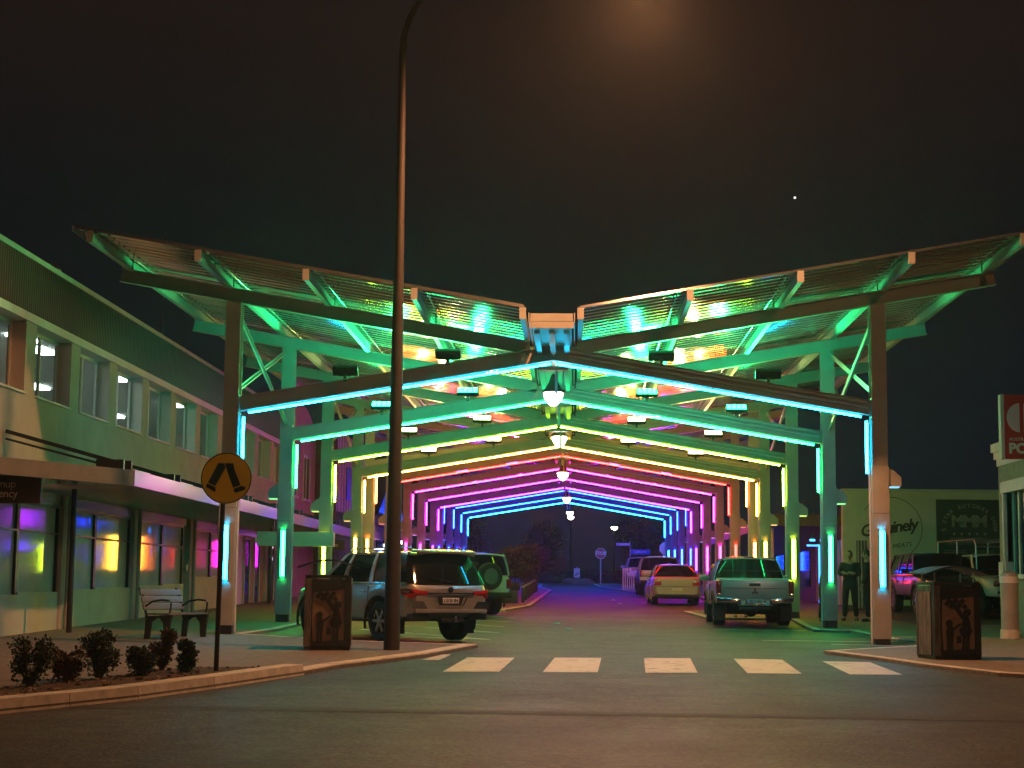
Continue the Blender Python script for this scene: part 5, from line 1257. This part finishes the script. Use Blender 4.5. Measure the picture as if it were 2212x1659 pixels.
bin_('litter bin with reaching figure silhouettes beside the tall light pole, left of the street', -3.60, 27.85, rad(7), side=1)
bin_('litter bin with reaching figure silhouettes at the right kerb corner near the brick building', 6.38, 27.35, rad(13), side=1, w=.78)

# ================================================================ signs
t = thing('pedestrian_sign', 'round yellow pedestrian crossing sign with black walking legs on a slim post', 'sign', gp(-4.17, 21.85, PH))
zc = 2.93; xc = -4.10; yc = 21.8
mb = MB(); mb.cyl(gp(-4.17, 21.86, PH), (-4.14, 21.86, zc+.28), .032, 10); mb.build('post', M['polebrown'], t, smooth=True)
mb = MB(); mb.cyl((xc, yc+.01, zc), (xc, yc+.0, zc), .335, 48); mb.build('sign_disc', M['signyellow'], t)
mb = MB(); mb.tube([(xc+.325*math.cos(rad(a_)), yc-.006, zc+.325*math.sin(rad(a_))) for a_ in range(0, 360, 8)], .007, 4, True); mb.build('sign_rim', M['signblack'], t)
def sg_(pts, nm='walking_leg'):
    mb = MB(); mb.ext([(xc+(p-1945)/225*.335*1.0, yc-.004, zc-(q-865)/225*.335) for p, q in pts], (0, -.004, 0)); mb.build(nm, M['signblack'], t)
sg_([(1870, 735), (1925, 735), (1935, 775), (1850, 935), (1785, 905), (1850, 775)]); sg_([(1778, 912), (1850, 945), (1856, 980), (1838, 982), (1795, 955), (1768, 945)], 'walking_shoe')
sg_([(1930, 735), (2003, 735), (2015, 790), (2072, 925), (2008, 950), (1950, 800)]); sg_([(2012, 958), (2075, 932), (2118, 940), (2108, 968), (2030, 992), (2020, 985)], 'walking_shoe')

def octa(cx, cz, y, r): return [(cx+r*math.cos(rad(22.5+45*k)), y, cz+r*math.sin(rad(22.5+45*k))) for k in range(8)]
Y = 109.0; X = (1300-1240)*Y/3650+.42; zc = 1.55+(1271-1195)*Y/3650
t = thing('stop_sign', 'red octagonal stop sign facing the viewer at the far end of the street', 'sign', gp(X, Y))
mb = MB(); mb.cyl(gp(X, Y+.05), (X, Y+.05, zc+.3), .04, 8); mb.build('post', M['trim'], t)
mb = MB(); mb.ext(octa(X, zc, Y, .37), (0, .02, 0)); mb.build('sign_border', M['signwhite'], t)
mb = MB(); mb.ext(octa(X, zc, Y-.002, .335), (0, -.006, 0)); mb.build('sign_plate', M['signred'], t)
text('STOP', .30, M['signwhite'], t, TM((X, Y-.012, zc)), weight=.008)
Y = 108.0; X = (1439-1240)*Y/3650+.42; zc = 1.55+(1273-1185)*Y/3650
t = thing('stop_sign', 'grey back of an octagonal stop sign beside the farthest right columns', 'sign', gp(X, Y))
mb = MB(); mb.cyl(gp(X, Y+.05), (X, Y+.05, zc+.3), .04, 8); mb.build('post', M['galv'], t)
mb = MB(); mb.ext(octa(X, zc, Y, .42), (0, .02, 0)); mb.build('sign_plate', M['galv'], t)
Y = 104.0; X = (1363-1240)*Y/3650+.42
t = thing('street_name_sign', 'street name post with a white blade and a blue blade at the far corner', 'sign', gp(X, Y))
z1 = 1.55+(1272-1178)*Y/3650
mb = MB(); mb.cyl(gp(X, Y), (X, Y, z1+.25), .03, 8); mb.build('post', M['galv'], t)
mb = MB(); mb.box((X-.85, Y-.03, z1-.02), (X-.04, Y, z1+.14)); bl = mb.build('name_blade', M['signwhite'], t)
mb = MB(); mb.box((X+.04, Y-.03, z1-.55), (X+1.22, Y, z1-.25)); bl2 = mb.build('name_blade', M['signblue'], t)
text('LIBRARY', .2, M['signwhite'], t, TM((X+.63, Y-.035, z1-.40)))
Y = 112.0; X = (1249-1240)*Y/3650+.42
t = thing('keep_left_sign', 'small white arrow sign standing over a rock on the far verge', 'sign', gp(X, Y))
z1 = 1.55+(1271-1237)*Y/3650
mb = MB(); mb.box((X-.20, Y-.02, z1-.30), (X+.20, Y, z1+.30)); mb.build('sign_plate', M['signwhite'], t)
mb = MB(); mb.ext([(X-.13, Y-.022, z1-.17), (X+.12, Y-.022, z1+.04), (X+.14, Y-.022, z1-.02), (X-.09, Y-.022, z1-.21)], (0, -.006, 0)); mb.build('arrow', M['signblack'], t)
mb = MB(); mb.cyl(gp(X, Y+.03), (X, Y+.03, z1+.4), .04, 8); mb.build('post', M['galv'], t)
mb = MB()
for k in range(3): mb.lathe([(.05, 0), (.5+.1*k, .05), (.55, .22), (.3, .38), (.05, .42)], 9, gp(X-.45+k*.5, Y-1.5, -.05))
tag(mb.build('rock', M['rock'], None), 'low heap of pale rocks below the arrow sign at the end of the street', 'rocks')
# green fence panel / bus shelter at far right kerb
t = thing('barrier', 'blue lit slatted barrier by the far wagon at the right kerb', 'barrier', gp(2.9, 88))
for k in range(6):
    mb = MB(); x_ = 3.0+k*.11; mb.box((x_, 88, G(88)), (x_+.05, 88.05, G(88)+1.15)); mb.build('slat', M['galv'], t)
mb = MB(); mb.box((2.98, 88.051, G(88)+1.05), (3.62, 88.08, G(88)+1.12)); mb.build('rail', M['galv'], t)
t = thing('noticeboard', 'small blue noticeboard with white letters behind the purple trees', 'noticeboard', gp(-4.0, 104))
mb = MB(); mb.box((-4.4, 104, G(104)+.15), (-2.8, 104.1, G(104)+1.55)); mb.build('panel', M['signblue'], t)
text('ON', .6, M['signwhite'], t, TM((-3.2, 103.98, G(104)+.9)))
mb = MB(); mb.box((-4.5, 103.98, G(104)+1.55), (-2.7, 104.12, G(104)+1.65)); mb.build('cap', M['trim'], t)

# bollard pipe at the post office
t = thing('bollard', 'thick rounded bollard beside the brick corner building at the right edge', 'bollard', gp(9.27, 34.9, PH))
mb = MB(); g_ = G(34.9)+PH; mb.lathe([(.20, 0), (.20, .18)], 16, (9.27, 34.9, g_)); mb.build('base', M['kerb'], t, smooth=True)
mb = MB(); mb.lathe([(.175, .18), (.18, 1.12)], 20, (9.27, 34.9, g_)); mb.build('sleeve', M['poleg'], t, smooth=True)
mb = MB(); mb.lathe([(.183, 1.12), (.183, 1.25)], 20, (9.27, 34.9, g_)); mb.build('reflective_band', M['signwhite'], t, smooth=True)
mb = MB(); mb.lathe([(.178, 1.25), (.165, 1.30), (.11, 1.345), (.02, 1.36)], 20, (9.27, 34.9, g_)); mb.build('domed_cap', M['poleg'], t, smooth=True)
# teal door panel behind the first right column
t = thing('wall_panel', 'narrow upright panel board leaning on the cream wall right of the nearest right column', 'panel', gp(9.35, 53.4, PH))
mb = MB(); mb.box((9.3, 53.55, G(53)+.14), (9.62, 53.62, G(53)+2.25)); mb.build('board', M['clad'], t)
for k in range(3):
    mb = MB(); mb.box((9.33+k*.1, 53.53, G(53)+.14), (9.36+k*.1, 53.548, G(53)+2.25)); mb.build('rib', M['galv'], t)
for (x, y) in ((9.05, 53.2),):
    pass

# ================================================================ plants
def leaves(n, fn, s0, s1, name, m, parent, asp=.45):
    mb = MB()
    for i in range(n):
        p, out = fn(); L = random.uniform(s0, s1); d = (out+V((random.gauss(0, .5), random.gauss(0, .5), random.gauss(.2, .5)))).normalized()
        a_ = d.cross(V((random.random()-.5, random.random()-.5, random.random()))).normalized()*L*asp
        up = d.cross(a_).normalized()*L*.12
        mb.add([p, p+d*L*.5+a_+up, p+d*L, p+d*L*.5-a_+up], [(0, 1, 2), (0, 2, 3)])
    o = mb.build(name, m, parent, recalc=False); o['kind'] = 'stuff'; return o

def shrub(label, x, y, h, r, lobes, m, group='shrubs in the kerbside planting bed', n=1500, s=(.03, .065)):
    t = thing('shrub', label, 'shrub', gp(x, y, PH), 0, group)
    g_ = G(y)+PH
    mb = MB()
    for (dx, dy, z, rr_) in lobes:
        mb.tube([(x+dx*.15, y+dy*.15, g_), (x+dx*.5, y+dy*.5, g_+z*.45), (x+dx, y+dy, g_+z)], [.018, .012, .006], 5)
        for k in range(4):
            a_ = random.random()*6.28; mb.tube([(x+dx*.5, y+dy*.5, g_+z*.45), (x+dx+rr_*.7*math.cos(a_), y+dy+rr_*.7*math.sin(a_), g_+z+rr_*.5)], [.008, .004], 4)
    mb.build('stems', M['bark'], t)
    tot = sum(l[3]**2 for l in lobes)
    def fn():
        u_ = random.random()*tot; 
        for l in lobes:
            u_ -= l[3]**2
            if u_ <= 0: break
        d = V((random.gauss(0, 1), random.gauss(0, 1), random.gauss(0, 1))).normalized(); rad_ = l[3]*random.uniform(.35, 1.05)**.7*(1+.25*math.sin(d.x*7+d.z*9))
        return V((x+l[0], y+l[1], g_+l[2]))+d*rad_*1.0, d
    leaves(n, fn, s[0], s[1], 'foliage', m, t)
    return t
def LB(h, r, k=5):
    r *= .92; out = [(0, 0, h*.33, r*.7)]
    for i in range(k):
        a_ = random.random()*6.28; z = h*random.uniform(.35, .82); out.append((r*.55*math.cos(a_), r*.55*math.sin(a_), z, r*random.uniform(.26, .46)))
    return out
SH = [(-5.55, 19.0, .62, .30, 'leaf_d', 'leafy dark shrub at the far left end of the planting bed'), (-5.05, 20.6, .66, .27, 'leaf_d', 'tall dark shrub, second from the left in the planting bed'),
      (-4.95, 21.75, .55, .24, 'leaf_d', 'dark spreading shrub in the middle of the planting bed'), (-4.45, 21.9, .46, .17, 'leaf_d', 'small upright shrub nearest the pedestrian sign post'),
      (-5.25, 19.75, .42, .24, 'leaf_b', 'rusty brown dry bush between the two left shrubs'), (-4.75, 23.1, .50, .19, 'leaf_b', 'yellowish dry shrub behind the dark spreading one, in front of the bench')]
SH = [(-5.78, 19.35, .66, .30, 'leaf_d', SH[0][5]), (-5.32, 20.55, .66, .27, 'leaf_d', SH[1][5]), (-4.93, 21.1, .45, .22, 'leaf_d', SH[2][5]), (-4.52, 21.7, .46, .17, 'leaf_d', SH[3][5]), (-5.55, 20.0, .38, .24, 'leaf_b', SH[4][5]), (-4.98, 22.3, .60, .19, 'leaf_b', SH[5][5]), (-6.5, 18.9, .7, .3, 'leaf_b', 'brown tinged shrub cut off by the left picture edge')]
for (x, y, h, r, m, lb) in SH: shrub(lb, x, y, h, r, LB(h, r, 8), M[m], n=1700, s=(.022, .05))

def tree(label, x, y, h, r, m, group, n=2600, trunk=.05, base=.55, s=(.06, .13)):
    t = thing('tree', label, 'tree', gp(x, y, PH), 0, group); g_ = G(y)+PH
    mb = MB()
    for k in range(5):
        a_ = k*1.26; mb.tube([(x+.06*math.cos(a_), y+.06*math.sin(a_), g_), (x+.12*math.cos(a_), y+.12*math.sin(a_), g_+h*.4), (x+r*.5*math.cos(a_), y+r*.5*math.sin(a_), g_+h*.75)], [trunk*.6, trunk*.45, trunk*.2], 5)
    mb.tube([(x, y, g_), (x+.02, y, g_+h*.5), (x, y, g_+h*.9)], [trunk, trunk*.7, trunk*.2], 6)
    mb.build('trunk', M['bark'], t, smooth=True)
    lob = [(random.uniform(-r, r)*.5, random.uniform(-r, r)*.5, h*random.uniform(base, .88), r*random.uniform(.4, .62)) for _ in range(9)]
    def fn():
        l = random.choice(lob); d = V((random.gauss(0, 1), random.gauss(0, 1), random.gauss(0, 1))).normalized()
        return V((x+l[0], y+l[1], g_+l[2]))+d*l[3]*random.uniform(.4, 1.08), d
    leaves(n, fn, s[0], s[1], 'crown', m, t)
    return t
TG = 'purple leaved trees on the left kerb island'
tree('nearest and tallest purple leaved street tree on the left kerb island', -1.62, 60, 1.9, .62, M['leaf_p'], TG, 3600)
tree('second purple leaved street tree, just behind the nearest one', -1.45, 66, 2.0, .62, M['leaf_p'], TG, 3200)
tree('third purple leaved street tree on the left kerb island', -1.40, 72, 2.0, .62, M['leaf_p'], TG, 2600)
tree('farthest purple leaved street tree on the left kerb island', -1.30, 79, 2.0, .65, M['leaf_p'], TG, 2600)
for k in range(6):
    y = 57.2+k*3.4
    t = thing('bollard', ['nearest', 'second', 'third', 'fourth', 'fifth', 'farthest'][k]+' slim timber bollard in the row beside the purple trees', 'bollard', gp(-1.25+.0*k, y, PH), 0, 'slim bollards along the left island')
    mb = MB(); mb.box((-1.30, y-.05, G(y)+.1), (-1.20, y+.05, G(y)+.72)); mb.build('post', M['bindark'], t, bevel=.01)
    mb = MB(); mb.box((-1.302, y-.053, G(y)+.60), (-1.198, y+.053, G(y)+.66)); mb.build('band', M['poleg'], t)
t = thing('planter', 'dark low planter box with small plants at the foot of the nearest purple tree', 'planter', gp(-1.75, 56.6, PH))
mb = MB(); mb.box((-2.1, 56.3, G(56)+.1), (-1.40, 57.0, G(56)+.50)); mb.build('box', M['bindark'], t, bevel=.02)
def fn(): return V((random.uniform(-2.15, -1.35), random.uniform(56.3, 57.0), G(56)+.5+random.random()*.22)), V((0, 0, 1))
leaves(600, fn, .05, .12, 'foliage', M['leaf_p'], t)

# far hedge and dark tree line beyond the cross street
def hedge(label, x0, x1, y, h, seed, kind='hedge'):
    t = thing(kind, label, kind, gp((x0+x1)/2, y)); random.seed(seed)
    mb = MB(); n = int((x1-x0)/.5)
    mb.box((x0, y-.5, G(y)), (x1, y+.5, G(y)+h*.8)); mb.build('branches', M['bark'], t)
    def fn(): return V((random.uniform(x0, x1), y-.55+random.random()*.3, G(y)+random.random()**.8*h)), V((0, -1, .3))
    leaves(int((x1-x0)*h*260), fn, .10, .22, 'foliage', M['leaf_d'], t)
hedge('low dark hedge across the end of the street behind the stop sign', -8, 12, 114.5, .75, 3)
for (x, y, h, r, lb) in ((-9, 136, 5.5, 2.6, 'dark tree at the left of the tree line beyond the cross street'), (-2.5, 139, 4.6, 2.3, 'dark tree left of centre in the tree line beyond the cross street'), (6.5, 141, 5.0, 2.4, 'dark tree right of centre in the tree line beyond the cross street')):
    tree(lb, x, y, h, r, M['leaf_d'], 'dark trees beyond the cross street', 2600, .16, .4, (.2, .42))
t = thing('power_pole', 'tall timber power pole dimly seen in the dark at the end of the street', 'pole', gp(6.8, 118))
mb = MB(); mb.cyl(gp(6.8, 118), (6.8, 118, 11), .14, 8, .10); mb.build('pole', M['bark'], t, smooth=True)
mb = MB(); mb.box((5.8, 117.9, 10.2), (7.8, 118.02, 10.32)); mb.build('cross_arm', M['bark'], t)

hz = MB(); hz.box((-120, -45, -2.2), (120, 175, 15))  # thin volume added to give the lamps their soft bloom
hm = bpy.data.materials.new('bloom_haze'); hm.use_nodes = True; ht = hm.node_tree; ht.nodes.clear()
ho = ht.nodes.new('ShaderNodeOutputMaterial'); hv = ht.nodes.new('ShaderNodeVolumePrincipled')
hv.inputs['Color'].default_value = (.85, .87, .9, 1); hv.inputs['Density'].default_value = .00042; hv.inputs['Anisotropy'].default_value = .80
ht.links.new(hv.outputs[0], ho.inputs['Volume'])
h_ = hz.build('bloom_haze', hm, None); h_['kind'] = 'stuff'
